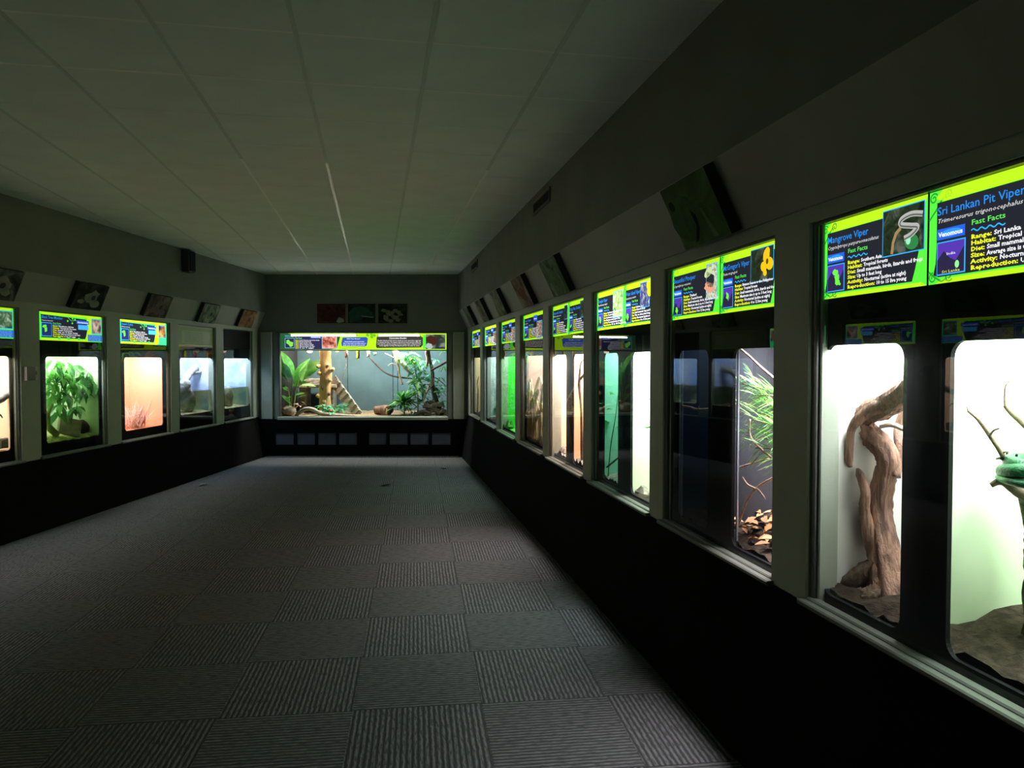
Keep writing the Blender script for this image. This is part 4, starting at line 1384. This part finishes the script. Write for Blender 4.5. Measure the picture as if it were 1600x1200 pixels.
bk = s.plate('black_panel', [(.58, .2), (.845, .17), (.857, .25), (.857, .72), (.845, .86), (.58, .9), (.575, .8)], (.05, .045, .04), 2)
s.text('heading_lettering', 'Conservation Breeding', .655, .33, .085, WHITE, 4, fit=.105, bold=.03, parent=bk)
for i, tx in enumerate(('The first lizards of this kind to hatch in a zoo came from eggs laid', 'in a heated nest box. The keepers learned how warm and how damp the', 'nest must be, and the young now live in many other collections that', 'work together to keep the lizards safe for the years to come')):
    s.text('note_lettering', tx, .583 + (.012 if i == 3 else 0), .47 + i * .105, .068, (.85, .85, .8), 4, fit=.262 - (.02 if i == 3 else 0), bold=.015, parent=bk)
s.plate('green_patch', [(.857, .1), (.9, .1), (.88, .95), (.857, .95)], GREEN, 1.5)
grey = emit_noise('lizard_photo_dark', [(.01, .02, .015), (.05, .07, .06), (.35, .38, .36)], 8, .7, 13)
p = s.rect('photo_print', .875, .06, .993, .96, grey, 2)
s.ellipse('lizard_print', .915, .45, .035, .3, (.06, .02, .012), 4, p, 12, .3, .2, 4)
s.ellipse('egg_print', .895, .78, .022, .16, (.4, .5, .46), 5, p, 12, .2, .15, 5)
for a, c in ((.525, .1), (.55, .22), (.548, .06), (.565, .12)):
    s.ellipse('leaf_print', a, c, .01, .09, (.15, .55, .02), 3, None, 9, .5)
s.ribbon('vine_print', [(.36 + .15 * i / 16, .96 - .07 * math.sin(math.pi * i / 16)) for i in range(17)], .006, (.1, .45, .02), 3)
for k, (p0, p1, st_) in enumerate(((455, 556, 22.0), (592, 655, 18.0))):
    a, b = EW.at(p0, 525, -.005).x, EW.at(p1, 525, -.005).x
    lt = thing('fluorescent_tube', EW, ((a + b) / 2, -.004, 1.975), ['longer glaring white lamp tube along the top of the end wall sign', 'shorter glaring white lamp tube over the black text panel of the end wall sign'][k], 'lamp', 'lamp tubes on the end wall sign')
    h = (b - a) / 2
    MB().tube([(-h, 0, 0), (h, 0, 0)], .013, 10).obj('glass_tube', emit((.95, 1, .98), st_, True, 'lamp_white'), lt, smooth=True)
    for q in (-1, 1):
        MB().tube([(q * h, 0, 0), (q * (h + .015), 0, 0)], .012, 10).obj('end_cap', M['dark'], lt, smooth=True)

teal = mat('teal_painted_board', (.08, .14, .152), .6, .3, .15, 3, .05, 60)
te = thing('lizard_enclosure', EW, (-2.44, .062, .62), 'wide teal backed reptile enclosure set in the end wall', 'terrarium')
zz = .62
DE = 1.15
xs = [-1.42, EW.at(543, 600, DE).x + 2.44, EW.at(614, 600, DE).x + 2.44, EW.at(621.5, 600, DE).x + 2.44, 1.42]
for i in range(4):
    MB().bbox((xs[i] + .004, DE - .06, -.0), (xs[i + 1] - .004, DE - .02, 1.6), .006).obj('back_board', teal, te)
MB().box((-1.44, DE - .03, -.05), (1.44, DE, 1.6)).obj('back_panel', M['dark'], te)
for q in (-1, 1):
    a, b = sorted((q * 1.41, q * 1.44))
    MB().box((a, -.01, -.05), (b, DE, 1.6)).obj('side_panel', mat('grey_teal_side', (.12, .16, .16), .6, .3) if q > 0 else M['dark'], te)
MB().box((-1.44, -.01, -.06), (1.44, DE, -.03)).obj('tray', M['dark'], te)
MB().box((-1.44, -.01, 1.6), (1.44, DE, 1.64)).obj('lid', M['dark'], te)
ground(te, 'bedding', -1.40, 1.40, .0, DE - .07, -.01, .035, mat('litter_brown', (.36, .27, .17), .9, .1, .5, 40, .8, 60), 31, n=40, slope=.03)
for i, (x, y, e, c) in enumerate(((-.75, .35, 48, (1, .90, .78)), (.3, .35, 30, (.92, 1, .98)), (.85, .4, 30, (.92, 1, .98)))):
    Lm = bpy.data.lights.new('enclosure_light', 'AREA')
    Lm.shape, Lm.size, Lm.size_y, Lm.energy, Lm.color = 'RECTANGLE', .5, .12, e, c
    link('enclosure_light', Lm, te, (x, y, 1.58))


def E(px, py, d):
    return EW.at(px, py, d)


lg = content('peeled_log', EW, E(508, 641, .5), 'upright peeled orange log with short branch stubs', 'log')
branch(lg, EW, 'trunk', [E(509, 643, .5), E(508, 620, .5), E(509, 590, .5), E(508, 560, .5), E(508, 530, .5)], [.105, .098, .1, .095, .1], M['pale'], 18, 8, .04, 2, ridges=3)
for (px, py, dx, dz) in ((499, 573, -.07, .01), (518, 579, .08, .03), (500, 584, -.06, .02), (515, 594, .06, .0), (498, 620, -.05, .03), (512, 570, .03, -.02), (507, 628, .0, .03)):
    c = local(lg, EW, E(px, py, .43))
    P = [c - Vector((dx * .4, -.05, 0)), c + Vector((dx * .2, -.02, dz * .5)), c + Vector((dx * .6, -.03, dz))]
    MB().tube(P, [.04, .036, .028], 8, .12, int(px)).obj('branch_stub', M['pale'], lg, smooth=True)
for (px, py, rz_) in ((504, 606, .05), (514, 616, .03), (507, 630, .03)):
    c = local(lg, EW, E(px, py, .41))
    MB().blob(c, (.026, .02, rz_), 8, 6, .15, int(px)).obj('knot', M['bark'], lg, smooth=True)

rp = content('climbing_ramp', EW, E(561, 648, .55), 'sloping plank ramp with cross cleats leaning behind the peeled log', 'ramp')
a, b = local(rp, EW, E(520, 592, .75)), local(rp, EW, E(561, 649, .5))
d = (b - a)
dl = d.length
dn = d.normalized()
side = Vector((.75, -.32, .55))
side = (side - dn * side.dot(dn)).normalized()
nr = dn.cross(side)
if nr.z < 0:
    nr = -nr
hw = .09


def slab(name, c0, c1, hw, th, m, up0):
    mb = MB()
    vs = []
    for p in (c0, c1):
        for sx in (-1, 1):
            for sz in (0, 1):
                vs.append(p + side * hw * sx + nr * (up0 + th * sz))
    mb.add(vs, [(0, 1, 3, 2), (4, 6, 7, 5), (0, 4, 5, 1), (2, 3, 7, 6), (0, 2, 6, 4), (1, 5, 7, 3)])
    return mb.obj(name, m, rp)


slab('plank', a, b, hw, .022, M['greywood'], 0)
for i in range(6):
    c = a + d * (.12 + i * .15)
    slab('cleat', c, c + dn * .065, hw * 1.05, .035, M['greywood'], .022)

hd = content('slab_shelf', EW, E(492, 640, .8), 'low stone slab shelf with a dark hollow behind the peeled log', 'shelf')
p0, p1 = local(hd, EW, E(463, 606, .62)), local(hd, EW, E(529, 594, 1.0))
MB().bbox((p0.x, -.2, p0.z - .0), (p1.x, .24, p0.z + .07), .02).obj('top_slab', M['stone'], hd)
for k in range(4):
    x = p0.x + (p1.x - p0.x) * (.08 + .27 * k)
    MB().bbox((x, -.215, p0.z + .005), (x + .13, -.19, p0.z + .06), .008).obj('edge_block', M['tan'], hd)
for x in (p0.x + .03, p1.x - .16):
    MB().bbox((x, -.12, -.03), (x + .12, .2, p0.z), .02).obj('leg', M['stone'], hd)
MB().blob(((p0.x + p1.x) / 2 - .05, .05, p0.z + .09), (.24, .15, .07), 12, 7, .15, 3).obj('rubble_top', M['stone'], hd)

bg = content('giant_leaf_plant', EW, E(457, 640, .3), 'tall plant with broad paddle leaves in the corner by the lamp bulbs', 'plant')
pad = [leaf_mesh('paddle_leaf', .62, .3, M['leafl'], .3, .12, 8), leaf_mesh('paddle_leaf', .62, .27, M['leaf'], .25, .15, 8)]


def aim_leaf(me, parent, p, q, s=None, roll=0., name='leaf', Ln=.62):
    d_ = q - p
    yaw, pit = math.atan2(-d_.x, d_.y), math.asin(max(-1, min(1, d_.z / d_.length)))
    return put_leaf(me, parent, p, yaw, pit, s or d_.length / Ln, roll, name)


for i, (pa, pb, k, ro) in enumerate((((458, 592, .25), (453, 545, .2), 1, .2), ((472, 596, .25), (480, 552, .2), 0, .3), ((460, 600, .22), (470, 556, .16), 1, -.2), ((466, 622, .2), (482, 612, .12), 1, 0.), ((450, 600, .2), (441, 570, .15), 1, .2), ((458, 590, .25), (456, 544, .2), 1, .9), ((468, 590, .28), (476, 545, .25), 0, -.9), ((464, 598, .3), (485, 565, .3), 1, -.7), ((466, 604, .22), (491, 595, .12), 0, .2), ((456, 604, .3), (474, 588, .3), 1, -.8), ((452, 612, .28), (444, 596, .2), 1, .6), ((456, 620, .25), (443, 622, .18), 1, .5), ((458, 575, .3), (449, 550, .3), 1, .8), ((455, 632, .2), (446, 612, .15), 1, .6), ((461, 618, .24), (474, 610, .2), 1, -.4))):
    aim_leaf(pad[k], bg, local(bg, EW, E(*pa)), local(bg, EW, E(*pb)), None, ro)
for (pa, pm, pb) in (((455, 640, .3), (456, 612, .3), (457, 588, .26)), ((459, 640, .32), (462, 610, .3), (468, 588, .28)), ((452, 640, .3), (452, 620, .28), (450, 606, .27))):
    branch(bg, EW, 'stem', [E(*pa), E(*pm), E(*pb)], [.014, .011, .008], M['leafy'], 7)
rk = content('tan_boulder', EW, E(451, 647, .22), 'rounded tan boulder at the foot of the broad leaved plant', 'rock')
MB().blob((0, 0, .06), (.13, .1, .08), 11, 7, .1, 8).obj('boulder', M['tan'], rk, smooth=True)
gl = content('dry_leaf_sprig', EW, E(466, 640, .25), 'sprig of dry tan leaves beside the tan boulder', 'plant')
lf = leaf_mesh('dry_leaf', .14, .05, M['twigp'], .4, .4, 5)
for i in range(7):
    put_leaf(lf, gl, (rnd.uniform(-.04, .06), rnd.uniform(-.04, .04), rnd.uniform(.02, .14)), rnd.uniform(0, 6.28), rnd.uniform(-.4, .7), rnd.uniform(.6, 1.1), 0, 'dry_leaf')
dr = content('pale_driftwood', EW, E(495, 647, .15), 'pale bleached driftwood limb lying along the glass', 'driftwood')
branch(dr, EW, 'limb', [E(462, 650, .16), E(468, 644, .16), E(478, 639, .17), E(490, 640, .17), E(500, 645, .16), E(518, 648, .15), E(540, 649, .14), E(556, 650, .14)], [.022, .03, .036, .034, .03, .024, .018, .01], M['greywood'], 10, 6, .12, 3, ridges=4)
fn = content('ground_plant', EW, E(522, 646, .28), 'low blue green leafy plant at the foot of the peeled log', 'plant')
lb = [leaf_mesh('leaf', .15, .06, M['leafb'], .45, .25, 5), leaf_mesh('leaf', .15, .06, M['leaf'], .4, .25, 5)]
for i in range(44):
    put_leaf(lb[i % 4 == 0], fn, (rnd.uniform(-.2, .2), rnd.uniform(-.08, .08), rnd.uniform(.03, .15)), rnd.uniform(0, 6.28), rnd.uniform(-.5, .7), rnd.uniform(.6, 1.15), rnd.uniform(-.3, .3))
bp = content('bird_nest_plant', EW, E(632, 646, .3), 'rosette plant with long dark green leaves and white edged lower foliage', 'plant')
ll = [leaf_mesh('leaf', .34, .1, M['leafd'], .3, .25, 7), leaf_mesh('leaf', .34, .085, M['leaf'], .3, .25, 7)]
for i in range(46):
    a = 2 * math.pi * i * .382
    put_leaf(ll[i % 2], bp, (0.03 * math.cos(a), .03 * math.sin(a), .17 + rnd.uniform(-.03, .03)), a, rnd.choice([1.1, .8, .45, .2, .0]) + rnd.uniform(-.1, .1), rnd.uniform(.7, 1.0), rnd.uniform(-.2, .2))
lw_ = leaf_mesh('small_leaf', .09, .035, mat('leaf_white_edged', (.45, .58, .36), .5, .4, .5, 60), .3, .3, 4)
for i in range(60):
    put_leaf(lw_, bp, (rnd.gauss(.12, .12), rnd.uniform(-.12, .1), rnd.uniform(.02, .24)), rnd.uniform(0, 6.28), rnd.uniform(-.6, .8), rnd.uniform(.6, 1.3), 0, 'small_leaf')
branch(bp, EW, 'stem', [E(632, 647, .3), E(632, 630, .3)], [.014, .01], M['leafy'], 7)
sp = content('cut_log', EW, E(600, 645, .35), 'short cut log with pale broken face on the enclosure floor', 'log')
branch(sp, EW, 'log', [E(588, 641, .5), E(600, 640, .38), E(608, 641, .28)], [.07, .082, .085], M['bark'], 12, 4, .1, 4)
branch(sp, EW, 'prop_stick', [E(604, 648, .2), E(605, 638, .22)], [.016, .013], M['pale'], 7)

br = content('hanging_limb', EW, E(655, 640, .6), 'tangle of bare pale limbs rising through the leafy corner of the enclosure', 'branch')
for i, (pts, r, mm) in enumerate((
        ([(611, 535, .5), (617, 556, .5), (622, 570, .48), (624, 585, .46), (629, 601, .45)], [.02, .024, .022, .016, .018], 'twigp'),
        ([(610, 538, .6), (625, 560, .6), (638, 578, .6), (646, 584, .6)], [.045, .05, .038, .03], 'greywood'),
        ([(601, 552, .5), (610, 556, .5), (617, 560, .5)], [.006, .008, .01], 'twigp'),
        ([(606, 572, .5), (612, 568, .5), (621, 570, .5)], [.005, .006, .008], 'twigp'),
        ([(572, 552, .7), (585, 567, .7), (600, 581, .7), (616, 588, .7), (640, 591, .7), (676, 594, .7)], [.01, .013, .013, .014, .014, .01], 'barkd'),
        ([(638, 600, .5), (646, 595, .5), (655, 591, .5)], [.012, .012, .01], 'greywood'),
        ([(669, 540, .4), (671, 560, .4), (675, 580, .42), (677, 605, .42), (684, 630, .4), (690, 648, .4)], [.02, .022, .03, .03, .035, .045], 'barkd'),
        ([(673, 579, .35), (684, 573, .33), (700, 564, .3)], [.018, .02, .02], 'barkd'),
        ([(668, 545, .4), (666, 552, .4), (668, 560, .4), (666, 576, .4)], [.03, .024, .03, .014], 'twigp'),
        ([(674, 570, .38), (675, 590, .38), (674, 604, .38), (678, 625, .38), (683, 648, .36)], [.012, .013, .012, .014, .018], 'greywood'),
        ([(685, 648, .3), (697, 632, .28)], [.012, .008], 'twigp'),
        ([(664, 615, .3), (676, 602, .3), (680, 590, .32), (698, 604, .3)], [.009, .01, .009, .006], 'twig'),
        ([(660, 630, .3), (668, 610, .3), (672, 596, .32)], [.012, .012, .01], 'twigp'))):
    branch(br, EW, 'limb', [E(*q) for q in pts], r, M[mm], 8, 5, .14, i, ridges=3)
sc = content('umbrella_tree', EW, E(655, 600, .6), 'bright green leaf whorls high among the bare limbs', 'plant')
lc = [leaf_mesh('leaf', .2, .075, M['leafl'], .4, .25, 5), leaf_mesh('leaf', .19, .062, M['leafb'], .4, .25, 5), leaf_mesh('leaf', .19, .05, M['leafd'], .4, .25, 5)]
for wi, (px, py, dd, k) in enumerate(((636, 557, .4, 0), (644, 552, .4, 0), (632, 551, .4, 1), (650, 558, .45, 0), (640, 568, .5, 1), (655, 571, .5, 1), (660, 580, .45, 1), (650, 587, .5, 1), (664, 590, .5, 1), (656, 600, .4, 1), (682, 562, .5, 1), (693, 572, .5, 2), (689, 590, .5, 2), (647, 608, .45, 0), (660, 612, .45, 1), (652, 622, .4, 2), (694, 626, .3, 1), (681, 605, .5, 2), (694, 548, .6, 2), (686, 618, .45, 2), (642, 560, .42, 0), (648, 565, .38, 0), (628, 560, .5, 0), (658, 563, .5, 1), (646, 578, .45, 1), (662, 572, .4, 1), (670, 585, .5, 1), (653, 594, .42, 0), (645, 600, .4, 1), (658, 606, .42, 0), (666, 600, .5, 2), (664, 622, .5, 2), (644, 615, .5, 1), (676, 596, .55, 2), (686, 602, .5, 1), (694, 606, .4, 1), (690, 612, .35, 2))):
    c = local(sc, EW, E(px, py, dd))
    for i in range(6):
        put_leaf(lc[k], sc, c, 2 * math.pi * i / 6 + wi, rnd.uniform(-.6, .35), rnd.uniform(.55, 1.05), rnd.uniform(-.3, .3))
branch(sc, EW, 'stem', [E(653, 645, .6), E(652, 600, .6), E(645, 555, .55)], [.013, .011, .007], M['twig'], 7)
mo = content('leafy_bark_mound', EW, E(680, 645, .35), 'mound of curled brown bark pieces under the leafy limbs', 'bark')
for i, (px, py, w_, r_) in enumerate(((664, 643, .2, .06), (676, 640, .22, .075), (690, 642, .18, .07), (668, 634, .16, .05), (684, 632, .2, .055), (672, 628, .14, .05), (655, 645, .16, .04))):
    c = local(mo, EW, E(px, py, .3 + .04 * (i % 3)))
    MB().tube([c + Vector((-w_ / 2, rnd.uniform(-.05, .05), -.02)), c, c + Vector((w_ / 2, rnd.uniform(-.05, .05), -.02))], [r_ * .8, r_, r_ * .6], 9, .2, i, flat=.7).obj('bark_piece', M['stone'] if i % 2 else M['greywood'], mo)
for i, (px, rr_, st_) in enumerate(((484, .05, 3.0), (527, .034, .9))):
    hl = thing('heat_bulb', EW, EW.at(px, 549, .4), ['brighter round heat bulb under the sign by the paddle leaves', 'dimmer round heat bulb under the sign beside the peeled log'][i], 'lamp', 'heat bulbs in the end wall enclosure')
    MB().blob((0, 0, 0), (rr_, rr_, rr_ * .55), 12, 8, 0, 0).obj('bulb', emit((1, .82, .6), st_, True, 'lamp_warm'), hl, smooth=True)
    MB().tube([(0, 0, rr_ * .3), (0, 0, .12)], [rr_ * .9, .03], 10).obj('socket', M['dark'], hl, smooth=True)
for i, (px, py, col, ln, lab) in enumerate(((540, 553, (.22, .07, .05), .13, 'red brown hanging pod under the long sign'), (558, 554, (.72, .66, .05), .16, 'yellow black hanging strip under the long sign'), (574, 553, (.75, .75, .7), .12, 'white hanging clip on wires under the long sign'), (584, 553, (.25, .5, .3), .05, 'small green hanging tag under the long sign'))):
    hg = thing('hanging_feeder', EW, EW.at(px, py, .55), lab, 'feeder')
    c = mat('feeder_colour_%d' % i, col, .5, .3, .3, 20)
    MB().tube(spline([(0, 0, -ln / 2), (.005, .01, 0), (0, 0, ln / 2)], 4), [.012, .022, .028, .03, .03, .03, .028, .022, .012], 8, .1, i, flat=.6).obj('holder', c, hg, smooth=True)
    MB().tube([(.028, 0, -ln * .4), (.03, 0, ln / 2)], .014, 7).obj('side_strip', M['black'] if i == 1 else M['tan'], hg, smooth=True)
    MB().tube([(0, 0, ln / 2), (0, 0, .95 - 0)], .003, 5).obj('wire', M['dark'], hg)
vn = content('hanging_vine', EW, E(532, 600, .6), 'thin vine hanging from the red brown pod to the ramp', 'vine')
branch(vn, EW, 'vine', [E(541, 556, .55), E(541, 570, .56), E(538, 582, .57), E(533, 600, .6)], [.008, .007, .006, .005], M['greywood'], 6)


# ================================================================== PHOTO BOARDS, VENTS, SMALL FIXTURES
def paper(name, stops, scale, seed, st=(1, 1, 1)):
    return emit_noise(name, stops, scale, 1, seed, st, lit=False)


def board(W, x0, x1, yz0, slope_a, ln, label, m, rimm, group, deco=None):
    o = thing('photo_board', W, ((x0 + x1) / 2, yz0[0], yz0[1]), label, 'photo', group)
    o.rotation_euler = (slope_a, 0, W.rz)
    h = (x1 - x0) / 2
    MB().bbox((-h, -.05, 0), (h, -.002, ln), .003).obj('board', rimm, o)
    pr = MB().flat([(-h + .002, .002), (h - .002, .002), (h - .002, ln - .002), (-h + .002, ln - .002)], -.0508).obj('photo_print', m, o)
    for (pts, c, k) in (deco or []):
        MB().flat([(-h + 2 * h * a, ln * (1 - b)) for a, b in pts], -.0508 - .0006 * k).obj('animal_print', c, pr)
    return o


def oval(u_, v_, a, b, n=14, rot=0, wob=.0, seed=0):
    rn = random.Random(seed)
    return [(u_ + (a * math.cos(t) * math.cos(rot) - b * math.sin(t) * math.sin(rot)) * k, v_ + (a * math.cos(t) * math.sin(rot) + b * math.sin(t) * math.cos(rot)) * k) for t, k in ((2 * math.pi * i / n, 1 + wob * rn.uniform(-1, 1)) for i in range(n))]


edge = mat('photo_board_edge', (.02, .02, .02), .6, .2)
flatc = lambda n, c: mat(n, tuple(q * .8 for q in c), .75, .08, .25, 12)
gdk, gmd, glt = flatc('print_green_dark', (.02, .045, .015)), flatc('print_green', (.07, .15, .045)), flatc('print_green_light', (.13, .24, .09))
G = 'photo boards above the right-hand windows'
aR, lR = math.atan2(.137, .283), .30
bx1 = lambda px, py: RW.at(px, py, -.055).x
board(RW, bx1(1072, 388), bx1(1145, 360), (-.012, 2.095), aR, lR, 'photo board of a leaf green reptile head, nearest on its wall', paper('photo_leaf_green', [(.015, .03, .012), (.06, .115, .035), (.11, .21, .07)], 3, 1), edge, G,
      [(oval(.28, .55, .3, .36, 16, .3), gmd, 1), ([(.5, .5), (.62, .35), (.9, .6), (.98, .98), (.6, .98), (.45, .85)], gmd, 2), ([(.44, .45), (.52, .55), (.5, .75), (.38, .92), (.3, .95), (.45, .7)], flatc('print_black_green', (.012, .018, .012)), 3), (oval(.12, .3, .06, .08), gdk, 3), ([(.64, .5), (.68, .5), (.78, .95), (.7, .95)], glt, 4)])
for i, (t0, t1, st, lab) in enumerate(((891, 451, [(.03, .06, .035), (.10, .18, .10), (.25, .36, .2)], 'photo board of pale green foliage, second from the near end'),
                                       (834.5, 477, [(.05, .03, .025), (.2, .14, .1), (.3, .3, .22)], 'photo board with reddish brown blotches, third from the near end'),
                                       (793, 490, [(.04, .05, .035), (.16, .2, .12), (.36, .38, .26)], 'photo board with pale tan blotches, fourth from the near end'),
                                       (765, 498.6, [(.05, .035, .03), (.18, .16, .12), (.3, .3, .25)], 'photo board with dull brown blotches, fifth from the near end'),
                                       (743, 507, [(.03, .04, .035), (.1, .12, .1), (.2, .24, .2)], 'dark grey green photo board in the far corner'))):
    board(RW, bx1(t0, t1) - .51, bx1(t0, t1), (-.012, 2.095), aR, lR, lab, paper('photo_blotches_%d' % i, st, 6, i + 2), edge, G,
          [(oval(.5, .55, .3, .22, 14, .5, .25, i), [glt, flatc('print_red_brown', (.2, .1, .07)), flatc('print_tan', (.35, .3, .2)), flatc('print_brown', (.18, .13, .09)), gmd][i], 1)])
G = 'photo boards above the left-hand windows'
aL, lL = math.atan2(.112, .26), .275
for i, (t0, t1, st, lab, cc) in enumerate(((5.93, 6.44, [(.015, .015, .012), (.05, .06, .05), (.2, .2, .17)], 'dark photo board cut by the photo edge', (.3, .3, .26)),
                                           (7.22, 7.72, [(.006, .008, .006), (.015, .02, .015), (.06, .07, .05)], 'dark photo board of a pale green lizard face above the tree monitor sign', (.26, .32, .24)),
                                           (8.56, 9.06, [(.03, .02, .018), (.09, .07, .06), (.22, .18, .16)], 'dull brown photo board above the orange box', (.2, .15, .13)),
                                           (9.92, 10.42, [(.03, .045, .03), (.14, .18, .13), (.3, .33, .26)], 'grey green photo board above the unlit green sign', (.24, .3, .2)),
                                           (11.22, 11.75, [(.07, .03, .015), (.22, .11, .05), (.34, .22, .12)], 'rusty orange photo board above the blank black panel', (.32, .14, .06)))):
    pm = flatc('print_left_%d' % i, cc)
    board(LW, t0, t1, (-.012, 2.095), aL, lL, lab, paper('photo_left_%d' % i, st, 7, i + 11), edge, G,
          [(oval(.55, .5, .22, .26, 14, .3, .25, i), pm, 1), (oval(.72, .75, .14, .12, 10, 0, .3, i + 4), pm, 1), (oval(.25, .7, .1, .09, 10, 0, .3, i + 9), pm, 1), (oval(.6, .52, .07, .1, 9), edge, 2)])
G = 'three photos on the end wall'
for i, (p0, p1, st, lab, deco) in enumerate(((495.4, 539.5, [(.03, .015, .012), (.08, .03, .02), (.13, .06, .045)], 'square photo of a red brown lizard above the end wall sign',
                                              [(oval(.5, .62, .4, .26, 14, -.35, .1, 2), flatc('print_red', (.09, .028, .018)), 1), (oval(.82, .85, .16, .14, 10, 0, .3, 3), flatc('print_cream', (.45, .42, .3)), 2), ([(.55, .78), (.9, .5), (.92, .56), (.62, .84)], edge, 3)]),
                                             (543.8, 586, [(.008, .014, .012), (.015, .025, .02), (.03, .05, .04)], 'square photo of a teal green snake head, middle of three',
                                              [([(.02, .45), (.2, .2), (.5, .12), (.75, .25), (.98, .6), (.95, .72), (.6, .7), (.4, .9), (.05, .98)], flatc('print_teal', (.035, .10, .07)), 1), ([(.45, .6), (.95, .68), (.93, .73), (.5, .66)], flatc('print_pale_teal', (.25, .4, .33)), 2)]),
                                             (591, 635.7, [(.008, .012, .008), (.015, .02, .012), (.05, .07, .04)], 'square photo of white blossoms on black beside the teal head',
                                              [(oval(.2 + .13 * (j % 5) + .05 * (j // 5), .35 + .2 * (j // 5) + .07 * (j % 3), .1, .09, 9, j, .35, j), flatc('print_cream_%d' % j, (.22, .24, .15)), 1 + j % 3) for j in range(14)]))):
    x0, x1 = EW.at(p0, 490, -.02).x, EW.at(p1, 490, -.02).x
    o = thing('wall_photo', EW, ((x0 + x1) / 2, 0, 2.176), lab, 'photo', G)
    h = (x1 - x0) / 2
    MB().bbox((-h, -.02, 0), (h, 0, .313), .003).obj('board', edge, o)
    pr = MB().flat([(-h, 0), (h, 0), (h, .313), (-h, .313)], -.0206).obj('photo_print', paper('wall_photo_%d' % i, st, 6, i + 31), o)
    for pts, c, k in deco:
        pts = [(min(1, max(0, a)), min(1, max(0, b))) for a, b in pts]
        MB().flat([(-h + 2 * h * a, .313 * (1 - b)) for a, b in pts], -.0206 - .0005 * k).obj('animal_print', c, pr)

for i, (t0, t1, z0, z1, lab) in enumerate(((5.78, 6.40, 2.80, 2.915, 'larger dark air grille high on the wall near the ceiling'), (10.0, 10.62, 2.80, 2.915, 'small far dark air grille high on the wall by the corner'))):
    g = thing('air_grille', RW, (-(t0 + t1) / 2, -.145, z0), lab, 'vent', 'air grilles on the right-hand wall')
    h, H = (t1 - t0) / 2, z1 - z0
    MB().prism([[(-h, 0), (h, 0), (h, H), (-h, H)], [(-h + .025, .02), (h - .025, .02), (h - .025, H - .02), (-h + .025, H - .02)]], -.014, 0).obj('frame', M['frame'], g)
    MB().box((-h + .02, -.003, .015), (h - .02, 0, H - .015)).obj('backing', M['black'], g)
    for j in range(5):
        z = .026 + j * (H - .045) / 5
        MB().add([(-h + .024, -.012, z), (h - .024, -.012, z), (h - .024, -.004, z + .012), (-h + .024, -.004, z + .012), (-h + .024, -.012, z + .002), (h - .024, -.012, z + .002), (h - .024, -.004, z + .014), (-h + .024, -.004, z + .014)],
                 [(0, 3, 2, 1), (4, 5, 6, 7), (0, 1, 5, 4), (1, 2, 6, 5), (2, 3, 7, 6), (3, 0, 4, 7)]).obj('slat', M['dark'], g)

bx = thing('wall_speaker', LW, (9.44, -.12, 2.68), 'black box speaker mounted under the ceiling on the left-hand wall', 'speaker')
MB().bbox((-.085, -.11, 0), (.085, -.02, .275), .012).obj('cabinet', M['dark'], bx)
MB().bbox((-.072, -.118, .015), (.072, -.109, .26), .006).obj('grille', M['black'], bx)
MB().bbox((-.03, -.02, .08), (.03, 0, .18), .004).obj('bracket', M['frame'], bx)

sw = thing('wall_control_box', LW, (6.715, 0, 1.375), 'small dark control box with a pale switch plate on the post', 'switch')
MB().bbox((-.095, -.04, 0), (.02, 0, .125), .006).obj('housing', M['frame'], sw)
MB().bbox((.022, -.012, 0), (.095, 0, .125), .004).obj('switch_plate', mat('switch_plate_grey', (.4, .4, .36), .4, .4), sw)
MB().bbox((.045, -.02, .05), (.07, -.012, .085), .003).obj('toggle', M['frame'], sw)

for i, (x, y, lab) in enumerate(((None, (601, 760), 'crumpled dark leaf scrap lying mid floor'), (None, (318, 760), 'small dark scrap on the carpet near the orange box'), (None, (705, 733), 'flat dark scrap on the carpet by the far corner'))):
    px, py = y
    k = (600 - py) / FPX
    dv = Vector(((px - 800) / FPX, math.cos(PITCH) + k * math.sin(PITCH), -math.sin(PITCH) + k * math.cos(PITCH)))
    P = dv * (-EYE / dv.z)
    o = link('floor_scrap', leaf_mesh('floor_scrap', .15, .07, M['dark'], -.12, .5, 5), None, (P.x - .06, P.y, .004), 1.2 + i)
    tag(o, lab, 'debris')
    o.rotation_euler = (0, 0, -1.3 + i)

# leaves that would push through the glass in front of them are shortened
for o in list(bpy.data.objects):
    if o.type == 'MESH' and o.parent and o.parent.name in THING_WALL and o.name.split('.')[0] in ('leaf', 'leaflet', 'blade', 'straw_blade', 'small_leaf', 'dead_leaf', 'paddle_leaf', 'dry_leaf'):
        W = THING_WALL[o.parent.name]
        P = Matrix.Translation(o.parent.location) @ Matrix.Rotation(W.rz, 4, 'Z')
        for _ in range(9):
            MM = P @ o.matrix_basis
            if min((MM @ v_.co).dot(W.ey) - W.D for v_ in o.data.vertices) > .07 if W is not EW else min((MM @ v_.co).dot(W.ey) - W.D for v_ in o.data.vertices) > .04:
                break
            o.matrix_basis = o.matrix_basis @ Matrix.Scale(.82, 4)

finish_texts()
